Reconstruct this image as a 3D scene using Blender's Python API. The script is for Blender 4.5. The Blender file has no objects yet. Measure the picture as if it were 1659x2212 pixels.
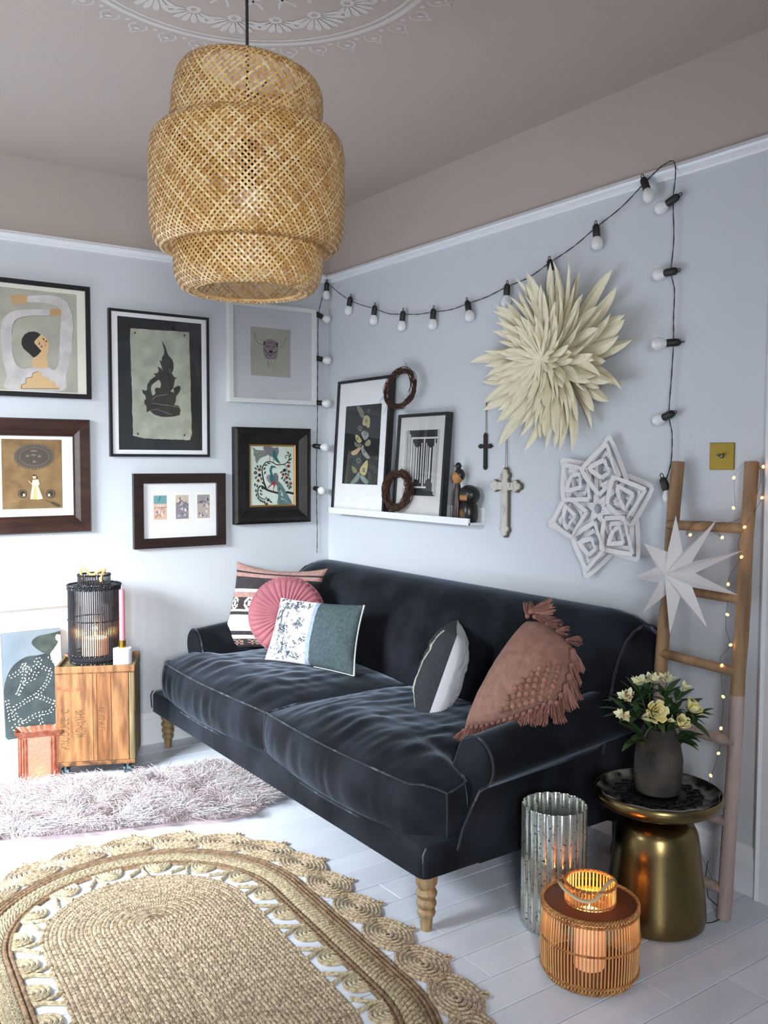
import bpy, bmesh, math, random
import numpy as np
from mathutils import Vector, Matrix, noise
random.seed(7); rng = np.random.default_rng(7)
S = bpy.context.scene
COL = S.collection
PI = math.pi
def V(*a): return Vector(a)

# ---------------------------------------------------------------- camera, sky, lights, exposure
cd = bpy.data.cameras.new('camera'); cam = bpy.data.objects.new('camera', cd); COL.objects.link(cam)
cd.sensor_fit = 'VERTICAL'; cd.sensor_height = 36.0; cd.sensor_width = 36.0*1659/2212
cd.lens = 1937/2212*36; cd.clip_start = .05
Rm = Matrix(((0.8182167, 0.0299366, -0.57413), (-0.5749026, 0.0476519, -0.8168331), (0.0029052, 0.9984153, 0.0562002)))
mw = Rm.to_4x4(); mw.translation = V(-2.7015, -4.39824, 1.45); cam.matrix_world = mw
S.camera = cam
S.view_settings.view_transform = 'Standard'; S.view_settings.look = 'None'
S.view_settings.gamma = 1; S.view_settings.use_curve_mapping = False
S.view_settings.exposure = 0.0
w = bpy.data.worlds.new('sky'); S.world = w; w.use_nodes = True
bg = w.node_tree.nodes['Background']; bg.inputs[0].default_value = (.80, .90, 1.0, 1); bg.inputs[1].default_value = .6
def area(name, loc, target, sx, sy, e, col, spread=180):
    l = bpy.data.lights.new(name, 'AREA'); l.shape = 'RECTANGLE'; l.size = sx; l.size_y = sy
    l.energy = e; l.color = col; l.spread = math.radians(spread)
    o = bpy.data.objects.new(name, l); COL.objects.link(o); o.location = loc
    o.rotation_euler = (Vector(target)-Vector(loc)).to_track_quat('-Z', 'Y').to_euler(); return o
# daylight falling steeply through the tall window in the left wall, and softer daylight through the window behind the camera
area('window_daylight_left', (-4.42, -1.45, 2.0), (-2.35, -.30, 0.15), 1.7, .6, 135, (.87, .95, 1.0), 76)
area('window_daylight_front', (-3.45, -6.08, 1.6), (-2.0, -.6, .3), 1.0, 1.6, 66, (.92, .965, 1.0), 84)

# ---------------------------------------------------------------- helpers
ORG = {}
def new_obj(name, me, parent=None):
    o = bpy.data.objects.new(name, me); COL.objects.link(o)
    if parent is not None: o.parent = parent; ORG[o.name] = ORG[parent.name]
    else: ORG[o.name] = Vector((0, 0, 0))
    return o
def tag(o, label=None, cat=None, group=None, kind=None):
    if label: o['label'] = label
    if cat: o['category'] = cat
    if group: o['group'] = group
    if kind: o['kind'] = kind
    return o
def thing(name, label, cat, loc, group=None):
    o = bpy.data.objects.new(name, None); COL.objects.link(o); o.location = loc; o.empty_display_size = .05
    ORG[o.name] = Vector(loc); return tag(o, label, cat, group)
class MB:
    def __init__(s): s.v = []; s.f = []; s.m = []
    def add(s, vs, fs, mi=0):
        n = len(s.v); s.v += [tuple(p) for p in vs]; s.f += [tuple(i+n for i in f) for f in fs]; s.m += [mi]*len(fs); return s
    def box(s, c, d, rot=None, mi=0):
        hx, hy, hz = d[0]/2, d[1]/2, d[2]/2
        vs = [Vector((x, y, z)) for x in (-hx, hx) for y in (-hy, hy) for z in (-hz, hz)]
        if rot is not None: vs = [rot @ p for p in vs]
        vs = [p+Vector(c) for p in vs]
        return s.add(vs, [(0, 1, 3, 2), (4, 6, 7, 5), (0, 4, 5, 1), (2, 3, 7, 6), (0, 2, 6, 4), (1, 5, 7, 3)], mi)
    def bx(s, x0, x1, y0, y1, z0, z1, mi=0): return s.box(((x0+x1)/2, (y0+y1)/2, (z0+z1)/2), (abs(x1-x0), abs(y1-y0), abs(z1-z0)), None, mi)
    def tube(s, pts, r, n=8, closed=False, mi=0, caps=True):
        pts = [Vector(p) for p in pts]; N = len(pts)
        rr = r if hasattr(r, '__len__') else [r]*N
        up = None; rings = []
        for i, p in enumerate(pts):
            a = pts[(i-1) % N] if (i > 0 or closed) else p
            b = pts[(i+1) % N] if (i < N-1 or closed) else p
            t = (b-a)
            if t.length < 1e-9: t = Vector((0, 0, 1))
            t.normalize()
            if up is None:
                up = Vector((0, 0, 1)) if abs(t.z) < .9 else Vector((1, 0, 0))
            up = (up - t*up.dot(t))
            if up.length < 1e-6: up = t.orthogonal()
            up.normalize(); sd = t.cross(up)
            rings.append([p+(up*math.cos(2*PI*k/n)+sd*math.sin(2*PI*k/n))*rr[i] for k in range(n)])
        vs = [q for R in rings for q in R]; fs = []
        for i in range(N if closed else N-1):
            j = (i+1) % N
            for k in range(n): fs.append((i*n+k, i*n+(k+1) % n, j*n+(k+1) % n, j*n+k))
        if caps and not closed: fs += [tuple(range(n-1, -1, -1)), tuple(range((N-1)*n, N*n))]
        return s.add(vs, fs, mi)
    def ribbon(s, pts, nrm, w, mi=0):
        pts = [Vector(p) for p in pts]; vs = []
        N = len(pts)
        for i, p in enumerate(pts):
            n_ = Vector(nrm[i]) if isinstance(nrm, list) else Vector(nrm)
            t = pts[min(i+1, N-1)]-pts[max(i-1, 0)]
            sd = t.cross(n_).normalized()*((w[i] if hasattr(w, '__len__') else w)/2)
            vs += [p-sd, p+sd]
        return s.add(vs, [(2*i, 2*i+1, 2*i+3, 2*i+2) for i in range(N-1)], mi)
    def lathe(s, prof, c=(0, 0, 0), n=32, fn=None, mi=0, cap=True):
        c = Vector(c); vs = []
        for r, z in prof:
            for k in range(n):
                a = 2*PI*k/n; q = r*(fn(a, z) if fn else 1); vs.append(c+Vector((q*math.cos(a), q*math.sin(a), z)))
        fs = []
        for i in range(len(prof)-1):
            for k in range(n): fs.append((i*n+k, i*n+(k+1) % n, (i+1)*n+(k+1) % n, (i+1)*n+k))
        if cap:
            if prof[0][0] > 1e-5: fs.append(tuple(range(n-1, -1, -1)))
            if prof[-1][0] > 1e-5: fs.append(tuple(range((len(prof)-1)*n, len(prof)*n)))
        return s.add(vs, fs, mi)
    def sphere(s, c, r, seg=14, rings=9, sc=(1, 1, 1), mi=0):
        prof = [(max(1e-6, math.sin(PI*i/rings))*r, -math.cos(PI*i/rings)*r) for i in range(rings+1)]
        n0 = len(s.v); s.lathe(prof, (0, 0, 0), seg, cap=False, mi=mi)
        for i in range(n0, len(s.v)):
            p = s.v[i]; s.v[i] = (p[0]*sc[0]+c[0], p[1]*sc[1]+c[1], p[2]*sc[2]+c[2])
        return s
    def xf(s, M): s.v = [tuple(M @ Vector(p)) for p in s.v]; return s
    def build(s, name, mat, parent=None, smooth=True, bevel=0, kind=None, label=None, solid=0, local=False, subd=0):
        me = bpy.data.meshes.new(name)
        o0 = ORG[parent.name] if (parent is not None and not local) else Vector((0, 0, 0))
        me.from_pydata([(p[0]-o0[0], p[1]-o0[1], p[2]-o0[2]) for p in s.v], [], s.f)
        mats = mat if isinstance(mat, (list, tuple)) else [mat]
        for m in mats: me.materials.append(m)
        if len(mats) > 1: me.polygons.foreach_set('material_index', s.m)
        if smooth:
            me.polygons.foreach_set('use_smooth', [True]*len(me.polygons))
            try: me.set_sharp_from_angle(angle=math.radians(38))
            except Exception: pass
        me.update()
        bm = bmesh.new(); bm.from_mesh(me); bmesh.ops.recalc_face_normals(bm, faces=bm.faces); bm.to_mesh(me); bm.free()
        o = new_obj(name, me, parent)
        if kind: o['kind'] = kind
        if label: o['label'] = label
        if bevel:
            b = o.modifiers.new('b', 'BEVEL'); b.width = bevel; b.segments = 2; b.limit_method = 'ANGLE'; b.angle_limit = math.radians(40)
        if solid:
            b = o.modifiers.new('s', 'SOLIDIFY'); b.thickness = solid; b.offset = 0
        if subd:
            b = o.modifiers.new('u', 'SUBSURF'); b.levels = b.render_levels = subd
        return o
def inst(src, name, parent, M, label=None):
    """another object on src's mesh data, placed by M (relative to the parent)"""
    o = bpy.data.objects.new(name, src.data); COL.objects.link(o)
    if parent is not None: o.parent = parent; ORG[o.name] = ORG[parent.name]
    o.matrix_basis = M
    for md in src.modifiers:
        n = o.modifiers.new(md.name, md.type)
        for a in ('width', 'segments', 'limit_method', 'angle_limit', 'thickness', 'offset'):
            if hasattr(md, a):
                try: setattr(n, a, getattr(md, a))
                except Exception: pass
    if label: o['label'] = label
    return o
def fast_mesh(name, verts, quads, mat, parent=None, smooth=True, kind=None, mi=None):
    me = bpy.data.meshes.new(name); verts = np.asarray(verts, np.float32); quads = np.asarray(quads, np.int32)
    if parent is not None: verts = verts-np.array(ORG[parent.name], np.float32)
    k = quads.shape[1]
    me.vertices.add(len(verts)); me.vertices.foreach_set('co', verts.ravel())
    me.loops.add(quads.size); me.loops.foreach_set('vertex_index', quads.ravel())
    me.polygons.add(len(quads)); me.polygons.foreach_set('loop_start', np.arange(0, quads.size, k, dtype=np.int32))
    me.polygons.foreach_set('loop_total', np.full(len(quads), k, np.int32))
    for m in (mat if isinstance(mat, list) else [mat]): me.materials.append(m)
    if mi is not None: me.polygons.foreach_set('material_index', np.asarray(mi, np.int32))
    me.polygons.foreach_set('use_smooth', np.full(len(quads), smooth))
    me.update(calc_edges=True); me.validate()
    o = new_obj(name, me, parent)
    if kind: o['kind'] = kind
    return o

# ---------------------------------------------------------------- materials
def srgb(h):
    h = h.lstrip('#'); c = [int(h[i:i+2], 16)/255 for i in (0, 2, 4)]
    return tuple(((x/12.92) if x <= .04045 else ((x+.055)/1.055)**2.4) for x in c)
MC = {}
def mat(name, col, rough=.6, metal=0, c2=None, scale=8, stretch=(1, 1, 1), bump=0, bscale=60, emit=0, ecol=None, sheen=0, stint=None,
        spec=None, coat=0, ramp=(.35, .65), detail=4, tint_obj=0, trans=0, alpha=None, sss=0):
    if name in MC: return MC[name]
    m = bpy.data.materials.new(name); m.use_nodes = True; nt = m.node_tree; N = nt.nodes; L = nt.links
    b = N['Principled BSDF']
    if isinstance(col, str): col = srgb(col)
    if isinstance(c2, str): c2 = srgb(c2)
    b.inputs['Base Color'].default_value = (*col, 1); b.inputs['Roughness'].default_value = rough; b.inputs['Metallic'].default_value = metal
    if spec is not None: b.inputs['Specular IOR Level'].default_value = spec
    if coat: b.inputs['Coat Weight'].default_value = coat; b.inputs['Coat Roughness'].default_value = .15
    if sheen:
        b.inputs['Sheen Weight'].default_value = sheen; b.inputs['Sheen Roughness'].default_value = .35
        b.inputs['Sheen Tint'].default_value = (*(stint or (1, 1, 1)), 1)
    if trans: b.inputs['Transmission Weight'].default_value = trans
    if alpha is not None: b.inputs['Alpha'].default_value = alpha
    if sss:
        b.inputs['Subsurface Weight'].default_value = sss; b.inputs['Subsurface Radius'].default_value = (.02, .012, .008)
    if emit:
        b.inputs['Emission Color'].default_value = (*(ecol or col), 1); b.inputs['Emission Strength'].default_value = emit
    tc = N.new('ShaderNodeTexCoord'); mp = N.new('ShaderNodeMapping'); mp.inputs['Scale'].default_value = stretch
    L.new(tc.outputs['Object'], mp.inputs['Vector'])
    if c2 is not None:
        nz = N.new('ShaderNodeTexNoise'); nz.inputs['Scale'].default_value = scale; nz.inputs['Detail'].default_value = detail
        L.new(mp.outputs[0], nz.inputs['Vector'])
        r = N.new('ShaderNodeValToRGB'); r.color_ramp.elements[0].position = ramp[0]; r.color_ramp.elements[1].position = ramp[1]
        r.color_ramp.elements[0].color = (*col, 1); r.color_ramp.elements[1].color = (*c2, 1)
        L.new(nz.outputs['Fac'], r.inputs[0]); out = r.outputs[0]
        if tint_obj:
            oi = N.new('ShaderNodeObjectInfo'); hs = N.new('ShaderNodeHueSaturation'); ma = N.new('ShaderNodeMapRange')
            ma.inputs['To Min'].default_value = 1-tint_obj; ma.inputs['To Max'].default_value = 1+tint_obj
            L.new(oi.outputs['Random'], ma.inputs['Value']); L.new(ma.outputs[0], hs.inputs['Value']); L.new(out, hs.inputs['Color']); out = hs.outputs[0]
        L.new(out, b.inputs['Base Color'])
    if bump:
        n2 = N.new('ShaderNodeTexNoise'); n2.inputs['Scale'].default_value = bscale; n2.inputs['Detail'].default_value = 3
        L.new(mp.outputs[0], n2.inputs['Vector'])
        bp = N.new('ShaderNodeBump'); bp.inputs['Strength'].default_value = bump; bp.inputs['Distance'].default_value = .004
        L.new(n2.outputs['Fac'], bp.inputs['Height']); L.new(bp.outputs[0], b.inputs['Normal'])
    MC[name] = m; return m
def flat(hexs, rough=.75):
    return mat('print_'+hexs.lstrip('#'), hexs, rough)
def glassy(name, tint=(1, 1, 1), refl=.06, rough=.02):
    """thin pane: clear with a mirror-like gloss"""
    if name in MC: return MC[name]
    m = bpy.data.materials.new(name); m.use_nodes = True; nt = m.node_tree; N = nt.nodes; L = nt.links
    N.remove(N['Principled BSDF']); t = N.new('ShaderNodeBsdfTransparent'); g = N.new('ShaderNodeBsdfGlossy'); mx = N.new('ShaderNodeMixShader')
    fr = N.new('ShaderNodeLayerWeight'); fr.inputs[0].default_value = .5
    pw = N.new('ShaderNodeMath'); pw.operation = 'POWER'; pw.inputs[1].default_value = 4.0; L.new(fr.outputs['Facing'], pw.inputs[0])
    mu = N.new('ShaderNodeMath'); mu.operation = 'MULTIPLY_ADD'; mu.inputs[1].default_value = .8; mu.inputs[2].default_value = refl
    L.new(pw.outputs[0], mu.inputs[0])
    t.inputs[0].default_value = (*tint, 1); g.inputs['Roughness'].default_value = rough
    L.new(mu.outputs[0], mx.inputs[0]); L.new(t.outputs[0], mx.inputs[1]); L.new(g.outputs[0], mx.inputs[2])
    L.new(mx.outputs[0], N['Material Output'].inputs[0]); MC[name] = m; return m

def paint_wall(name, low, high, zsplit):
    m = mat(name, low, .62, bump=.12, bscale=90); nt = m.node_tree; N = nt.nodes; L = nt.links; b = N['Principled BSDF']
    g = N.new('ShaderNodeNewGeometry'); sx = N.new('ShaderNodeSeparateXYZ'); cmp_ = N.new('ShaderNodeMath'); cmp_.operation = 'GREATER_THAN'
    cmp_.inputs[1].default_value = zsplit; L.new(g.outputs['Position'], sx.inputs[0]); L.new(sx.outputs[2], cmp_.inputs[0])
    mx = N.new('ShaderNodeMix'); mx.data_type = 'RGBA'; mx.inputs[6].default_value = (*low, 1); mx.inputs[7].default_value = (*high, 1)
    L.new(cmp_.outputs[0], mx.inputs[0]); L.new(mx.outputs[2], b.inputs['Base Color']); return m
WALLC = (.59, .62, .66); TAUPE = (.46, .385, .34)
m_wall = paint_wall('wall_paint', WALLC, TAUPE, 2.47)
m_ceil = mat('ceiling_paint', TAUPE, .8, bump=.15, bscale=120)
m_trim = mat('white_gloss_trim', (.78, .80, .83), .35)
m_floor = mat('painted_floorboard', (.72, .76, .84), .32, c2=(.66, .70, .79), scale=3, stretch=(.4, 4, 1), bump=.12, bscale=9, tint_obj=.05)
m_gap = mat('board_gap_glint', (.86, .89, .94), .4)  # paler than the boards: specular glint of the board edges put into the colour
m_black = mat('black_frame_paint', (.012, .012, .014), .35)
m_blackw = mat('dark_carved_wood', (.006, .005, .005), .42, c2=(.013, .011, .010), scale=20, spec=.3, bump=.3, bscale=40)
m_brownf = mat('dark_brown_frame_wood', (.014, .007, .006), .34, c2=(.026, .013, .010), scale=6, stretch=(1, 8, 8), bump=.1)
m_walnut = mat('walnut_frame_wood', (.022, .010, .007), .32, c2=(.050, .022, .015), scale=5, stretch=(1, 6, 6), bump=.1)
m_whitef = mat('white_frame_paint', (.70, .72, .70), .4)
m_matb = mat('white_mat_board', (.82, .82, .84), .8)
m_pane = glassy('frame_glazing', refl=.05)
m_bamboo = mat('bamboo_strip', '#dfb97c', .38, c2='#c4975a', scale=26, stretch=(1, 1, 1), detail=2)
m_bamboo.node_tree.nodes['Principled BSDF'].inputs['Specular IOR Level'].default_value = .6
m_cable = mat('black_cable_rubber', (.012, .012, .013), .5)
m_bulb = mat('opal_bulb', (.80, .81, .82), .18, sss=.3)
m_velvet = mat('charcoal_velvet', (.0035, .0045, .0065), .8, c2=(.014, .017, .024), scale=4.5, sheen=.40, stint=(.55, .66, .82), bump=.35, bscale=14, spec=.15, ramp=(.4, .62))
m_velvet.node_tree.nodes['Principled BSDF'].inputs['Sheen Roughness'].default_value = .34
m_velpipe = mat('worn_velvet_piping', (.010, .013, .018), .8, c2=(.10, .12, .15), scale=26, sheen=.5, stint=(.7, .8, .95), ramp=(.52, .72))
m_oak = mat('weathered_oak', '#9c8461', .5, c2='#77613f', scale=9, stretch=(5, 5, 1), bump=.2, bscale=30)
m_ladder = mat('driftwood_pole', '#a98865', .7, c2='#7d6145', scale=5, stretch=(4, 4, .8), bump=.5, bscale=18)
m_ladderp = mat('pink_dipped_pole', '#b8a49c', .7, c2='#a28d85', scale=5, stretch=(4, 4, .8), bump=.4, bscale=18)
m_brass = mat('brushed_brass', '#7c6b47', .27, 1)
m_brassp = mat('satin_brass_plate', '#8d7632', .42, .9)
m_brassb = mat('polished_brass', '#c9a24a', .22, 1)
m_paper = mat('white_paper', (.74, .72, .72), .8)
m_juju = mat('cream_feather_paper', '#f0e8cd', .8, c2='#e6dbbb', scale=5)
m_marble = mat('white_marble', (.86, .87, .90), .25, c2=(.74, .75, .78), scale=6, ramp=(.55, .8))
m_wax_pink = mat('pink_wax', '#cf7f8d', .45, sss=.3)
m_wax = mat('glowing_cream_wax', '#efdcc4', .5, sss=.5, emit=.55, ecol=srgb('#ff8a38'))  # orange emission stands in for flame light showing through the wax
m_flame = mat('flame', (1, .6, .2), .5, emit=45, ecol=(1, .52, .16))
m_wick = mat('wick', (.03, .02, .015), .9)
m_led = mat('fairy_led', (1, .6, .2), .5, emit=9, ecol=(1, .40, .07))
m_wire = mat('silver_wire', (.12, .11, .10), .4, .8)
m_rattan = mat('honey_rattan', '#b9854a', .5, c2='#8b5628', scale=16, detail=3, bump=.2, bscale=60)
m_cane = mat('pale_cane_stick', '#d3ab72', .5, c2='#a9763e', scale=8, tint_obj=.2)
m_plyw = mat('brown_lantern_board', '#6e3b22', .5, c2='#5a2e1a', scale=6)
m_blackr = mat('black_rattan', (.012, .012, .016), .34, bump=.3, bscale=60)
m_leather = mat('tan_leather_strap', '#c99a63', .55)
m_leatherp = mat('pale_leather_strap', '#cbb089', .6)
m_glass = glassy('clear_glass', refl=.07)
m_caster = mat('blue_grey_caster', '#2c4a55', .4, .3)
m_steel = mat('zinc_steel', '#8d9494', .35, .9)
m_stone = mat('aged_stone_pot', '#4b443d', .85, c2='#1f1b18', scale=11, bump=.6, bscale=30)
m_leaf = mat('dark_green_leaf', '#24401c', .5, c2='#3c5a2a', scale=9)
m_stem = mat('green_stem', '#4f6a35', .5)
m_twig = mat('vine_twig', '#4b2d1d', .8, c2='#2e1a10', scale=30, tint_obj=.3)

# ---------------------------------------------------------------- room shell
XL, YF, ZC = -4.3, -5.9, 2.84
def wall_with_hole(name, fixed, axis, a0, a1, hole, sgn):
    mb = MB(); h0, h1, z0, z1 = hole; t = .25*sgn
    def bx(p0, p1, q0, q1):
        if axis == 'y': mb.bx(fixed, fixed+t, p0, p1, q0, q1)
        else: mb.bx(p0, p1, fixed, fixed+t, q0, q1)
    bx(a0, h0, 0, ZC); bx(h1, a1, 0, ZC); bx(h0, h1, 0, z0); bx(h0, h1, z1, ZC)
    return tag(mb.build(name, m_wall, smooth=False), kind='structure')
# floor: a sub-floor carrying painted boards that run from the left wall to the sofa wall
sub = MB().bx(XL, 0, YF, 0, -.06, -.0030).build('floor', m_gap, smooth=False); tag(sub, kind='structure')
pitch = .1275; k = 0; y = 0.108
bl = {}
yy = -1.167+pitch*9
while yy > YF:
    y1, y0 = min(yy, 0), max(yy-pitch, YF)
    if y1 > y0+.01:
        cuts = [XL, XL+random.uniform(.6, 2.4), XL+random.uniform(2.9, 3.9), 0]
        if abs(y0-(-2.0595)) < .07: cuts = [XL, -2.6, -.985, 0]
        for a, b in zip(cuts[:-1], cuts[1:]):
            w_, d_ = b-a-.0015, y1-y0-.0040
            mb = MB().box((0, 0, -.0015), (w_, d_, .0030))
            o = mb.build('floorboard', m_floor, sub, smooth=False, local=True, bevel=.0012)
            o.location = ((a+b)/2, (y0+y1)/2, random.uniform(0, .0004))
    yy -= pitch
tag(MB().bx(0, .2, YF, .2, 0, ZC).build('wall_right', m_wall, smooth=False), kind='structure')
tag(MB().bx(XL, 0, 0, .2, 0, ZC).build('wall_back', m_wall, smooth=False), kind='structure')
wall_with_hole('wall_left', XL, 'y', YF, 0, (-2.75, -.35, .12, 2.35), -1)
wall_with_hole('wall_front', YF, 'x', XL, 0, (-4.05, -2.98, .7, 2.41), -1)
ceil = tag(MB().bx(XL, .0, YF, .0, ZC, ZC+.1).build('ceiling', m_ceil, smooth=False), kind='structure')
def window(name, x0, x1, y0, y1, z0, z1, nv, nh, sill=True):
    r = thing(name, None, None, ((x0+x1)/2, (y0+y1)/2, z0)); r['kind'] = 'structure'
    f = MB(); ax = 'y' if abs(y1-y0) > abs(x1-x0) else 'x'
    def bar(a0, a1, q0, q1, t=.06):
        if ax == 'y': f.bx(x0-t/2, x0+t/2, a0, a1, q0, q1)
        else: f.bx(a0, a1, y0-t/2, y0+t/2, q0, q1)
    A0, A1 = (y0, y1) if ax == 'y' else (x0, x1)
    bar(A0, A0+.06, z0, z1); bar(A1-.06, A1, z0, z1); bar(A0+.06, A1-.06, z0, z0+.07); bar(A0+.06, A1-.06, z1-.06, z1)
    f.build('window_frame', m_trim, r, smooth=False, bevel=.004)
    for i in range(nv):
        for j in range(nh):
            a0 = A0+.06+(A1-A0-.12)*i/nv; a1 = A0+.06+(A1-A0-.12)*(i+1)/nv; q0 = z0+.07+(z1-z0-.13)*j/nh; q1 = z0+.07+(z1-z0-.13)*(j+1)/nh
            g = MB()
            if ax == 'y': g.bx(x0-.003, x0+.003, a0+.01, a1-.01, q0+.01, q1-.01)
            else: g.bx(a0+.01, a1-.01, y0-.003, y0+.003, q0+.01, q1-.01)
            g.build('pane', m_glass, r, smooth=False)
    g = MB()
    for i in range(1, nv):
        a = A0+.06+(A1-A0-.12)*i/nv
        if ax == 'y': g.bx(x0-.02, x0+.02, a-.018, a+.018, z0+.07, z1-.06)
        else: g.bx(a-.018, a+.018, y0-.02, y0+.02, z0+.07, z1-.06)
    for j in range(1, nh):
        q = z0+.07+(z1-z0-.13)*j/nh
        if ax == 'y': g.bx(x0-.018, x0+.018, A0+.06, A1-.06, q-.018, q+.018)
        else: g.bx(A0+.06, A1-.06, y0-.018, y0+.018, q-.018, q+.018)
    if g.v: g.build('glazing_bar', m_trim, r, smooth=False)
window('window_1', XL-.12, XL-.12, -2.75, -.35, .12, 2.35, 3, 1)
window('window_2', -4.05, -2.98, YF-.12, YF-.12, .7, 2.41, 1, 2)
# picture rail (moulded) on the four walls
def rail_profile(): return [(0, 2.452), (.010, 2.452), (.014, 2.458), (.014, 2.468), (.026, 2.474), (.030, 2.482), (.026, 2.490), (.018, 2.492), (.018, 2.498), (0, 2.500)]
def molding(name, prof, wall, a0, a1, m=m_trim):
    n = len(prof); vs = []
    for a in (a0, a1):
        for d, z in prof:
            vs.append({'right': (-d, a, z), 'back': (a, -d, z), 'left': (XL+d, a, z), 'front': (a, YF+d, z)}[wall])
    fs = [(i, i+1, n+i+1, n+i) for i in range(n-1)]+[tuple(range(n-1, -1, -1)), tuple(range(n, 2*n))]
    o = MB().add(vs, fs).build(name, m, smooth=False); return tag(o, kind='structure')
molding('trim_1', rail_profile(), 'right', YF, 0); molding('trim_2', rail_profile(), 'back', XL, -.031)
base_prof = [(0, 0), (.018, 0), (.018, .118), (.015, .128), (.010, .134), (.010, .150), (.006, .162), (0, .165)]
molding('baseboard_right', base_prof, 'right', -2.728, 0); molding('baseboard_back', base_prof, 'back', -1.56, -.019)
molding('baseboard_back', base_prof, 'back', XL+.02, -2.35)
# door and its architrave on the right wall, starting at the picture's right edge
arch = MB()
arch.add([(-x, y, z) for z in (0, 2.12) for x, y in ((0, -2.728), (.022, -2.728), (.030, -2.737), (.024, -2.748), (.024, -2.795), (.016, -2.805), (.016, -2.828), (0, -2.828))],
         [(i, i+1, 9+i, 8+i) for i in range(7)]+[tuple(range(7, -1, -1)), tuple(range(8, 16))])
arch.bx(-.028, 0, -3.72, -2.728, 2.12, 2.22); arch.bx(-.026, 0, -3.72, -3.62, 0, 2.12)
tag(arch.build('trim_3', m_trim, smooth=False), kind='structure')
dr = thing('door_1', None, None, (0, -3.22, 0)); dr['kind'] = 'structure'
MB().bx(-.012, 0, -3.62, -2.828, .005, 2.12).build('door_leaf', m_trim, dr, smooth=False)
pm = MB()
for (a, b, c, d) in ((-3.53, -3.27, .2, .95), (-3.18, -2.92, .2, .95), (-3.53, -3.27, 1.1, 2.0), (-3.18, -2.92, 1.1, 2.0)): pm.bx(-.018, -.012, a, b, c, d)
pm.build('door_panel', m_trim, dr, smooth=False, bevel=.004)
MB().sphere((-.06, -3.55, 1.0), .026).tube([(-.012, -3.55, 1.0), (-.05, -3.55, 1.0)], .009).build('door_knob', m_brassb, dr)
# low boxed ledge and the wooden shelf strip on the gallery wall at the picture's left edge
tag(MB().bx(-2.35, -1.545, -.10, 0, 0, .165).build('trim_4', m_trim, smooth=False, bevel=.004), kind='structure')
tag(MB().bx(-3.4, -1.472, -.022, 0, .753, .776).build('trim_5', mat('pale_oak_strip', '#d8c7a6', .5), smooth=False, bevel=.003), kind='structure')

# ceiling stencil: rings, scallops and flower heads printed round the pendant
def stencil():
    mb = MB(); zk = [0]; cx, cy, z = -1.70, -2.33, ZC-.0006
    cx, cy = -1.548, -2.10
    def arc(r, w_, a0=0, a1=2*PI, n=160, c=(cx, cy)):
        vs = []
        for i in range(n+1):
            a = a0+(a1-a0)*i/n
            for q in (r-w_/2, r+w_/2): vs.append((c[0]+q*math.cos(a), c[1]+q*math.sin(a), z))
        mb.add(vs, [(2*i, 2*i+1, 2*i+3, 2*i+2) for i in range(n)])
    def petal(c, ang, l, w_, r0=0.0):
        vs = [(c[0], c[1])]; pts = []
        d = (math.cos(ang), math.sin(ang)); s_ = (-d[1], d[0])
        for t, q in ((0, 0), (.3, .6), (.6, .95), (.82, .9), (.95, .55), (1, 0)): pts.append((t, q))
        zk[0] += 1; z = ZC-.0008-.00002*(zk[0] % 40)
        loop = [(c[0]+d[0]*(r0+t*l)+s_[0]*q*w_/2, c[1]+d[1]*(r0+t*l)+s_[1]*q*w_/2, z) for t, q in pts]
        loop += [(c[0]+d[0]*(r0+t*l)-s_[0]*q*w_/2, c[1]+d[1]*(r0+t*l)-s_[1]*q*w_/2, z) for t, q in pts[-2:0:-1]]
        mb.add(loop, [tuple(range(len(loop)))])
    R = STR
    arc(R, .020); arc(R-.026, .010); arc(R*.38, .012)
    nf = 18
    for i in range(nf):
        a = 2*PI*(i+.5)/nf; big = i % 2
        c = (cx+(R-.165)*math.cos(a), cy+(R-.165)*math.sin(a)); l = .082 if big else .066
        for j in range(9 if big else 7):
            b = a+(j-(4 if big else 3))*(.34 if big else .4); petal(c, b, l, .021, .020)
        for rr in (.016,): arc(rr, .012, c=c, n=16)
        arc(.085, .008, a+PI-1.2, a+PI+1.2, 20, (cx+(R-.21)*math.cos(a), cy+(R-.21)*math.sin(a)))
        for j in (-1, 0, 1): petal((cx+(R-.30)*math.cos(a), cy+(R-.30)*math.sin(a)), a+PI+j*.5, .06, .022)
    no = 36
    for i in range(no):
        a = 2*PI*i/no; c = (cx+(R+.055)*math.cos(a), cy+(R+.055)*math.sin(a))
        for sgn in (1, -1):   # little heart outline
            pts = []
            for t in np.linspace(0, 1, 9):
                ang = a+PI+sgn*(.55+2.2*t); q = .030*(1-.15*t)
                pts.append((c[0]+q*math.cos(ang), c[1]+q*math.sin(ang)))
            pts.append((c[0]+.052*math.cos(a), c[1]+.052*math.sin(a)))
            for p, q in zip(pts[:-1], pts[1:]):
                dx, dy = q[0]-p[0], q[1]-p[1]; l = math.hypot(dx, dy) or 1; nx, ny = -dy/l*.0028, dx/l*.0028
                mb.add([(p[0]-nx, p[1]-ny, z), (p[0]+nx, p[1]+ny, z), (q[0]+nx, q[1]+ny, z), (q[0]-nx, q[1]-ny, z)], [(0, 1, 2, 3)])
        for j in (-1, 0, 1): petal(c, a+j*.7, .020, .010, -.006)
        b = a+PI/no; cc = (cx+(R+.032)*math.cos(b), cy+(R+.032)*math.sin(b)); arc(.004, .008, c=cc, n=10)
    o = mb.build('stencil_print', mat('stencil_white', (.60, .55, .52), .85), ceil, smooth=False)
    o['label'] = 'white stencilled medallion of flowers and scallops'
STR = .535
stencil()

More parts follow.
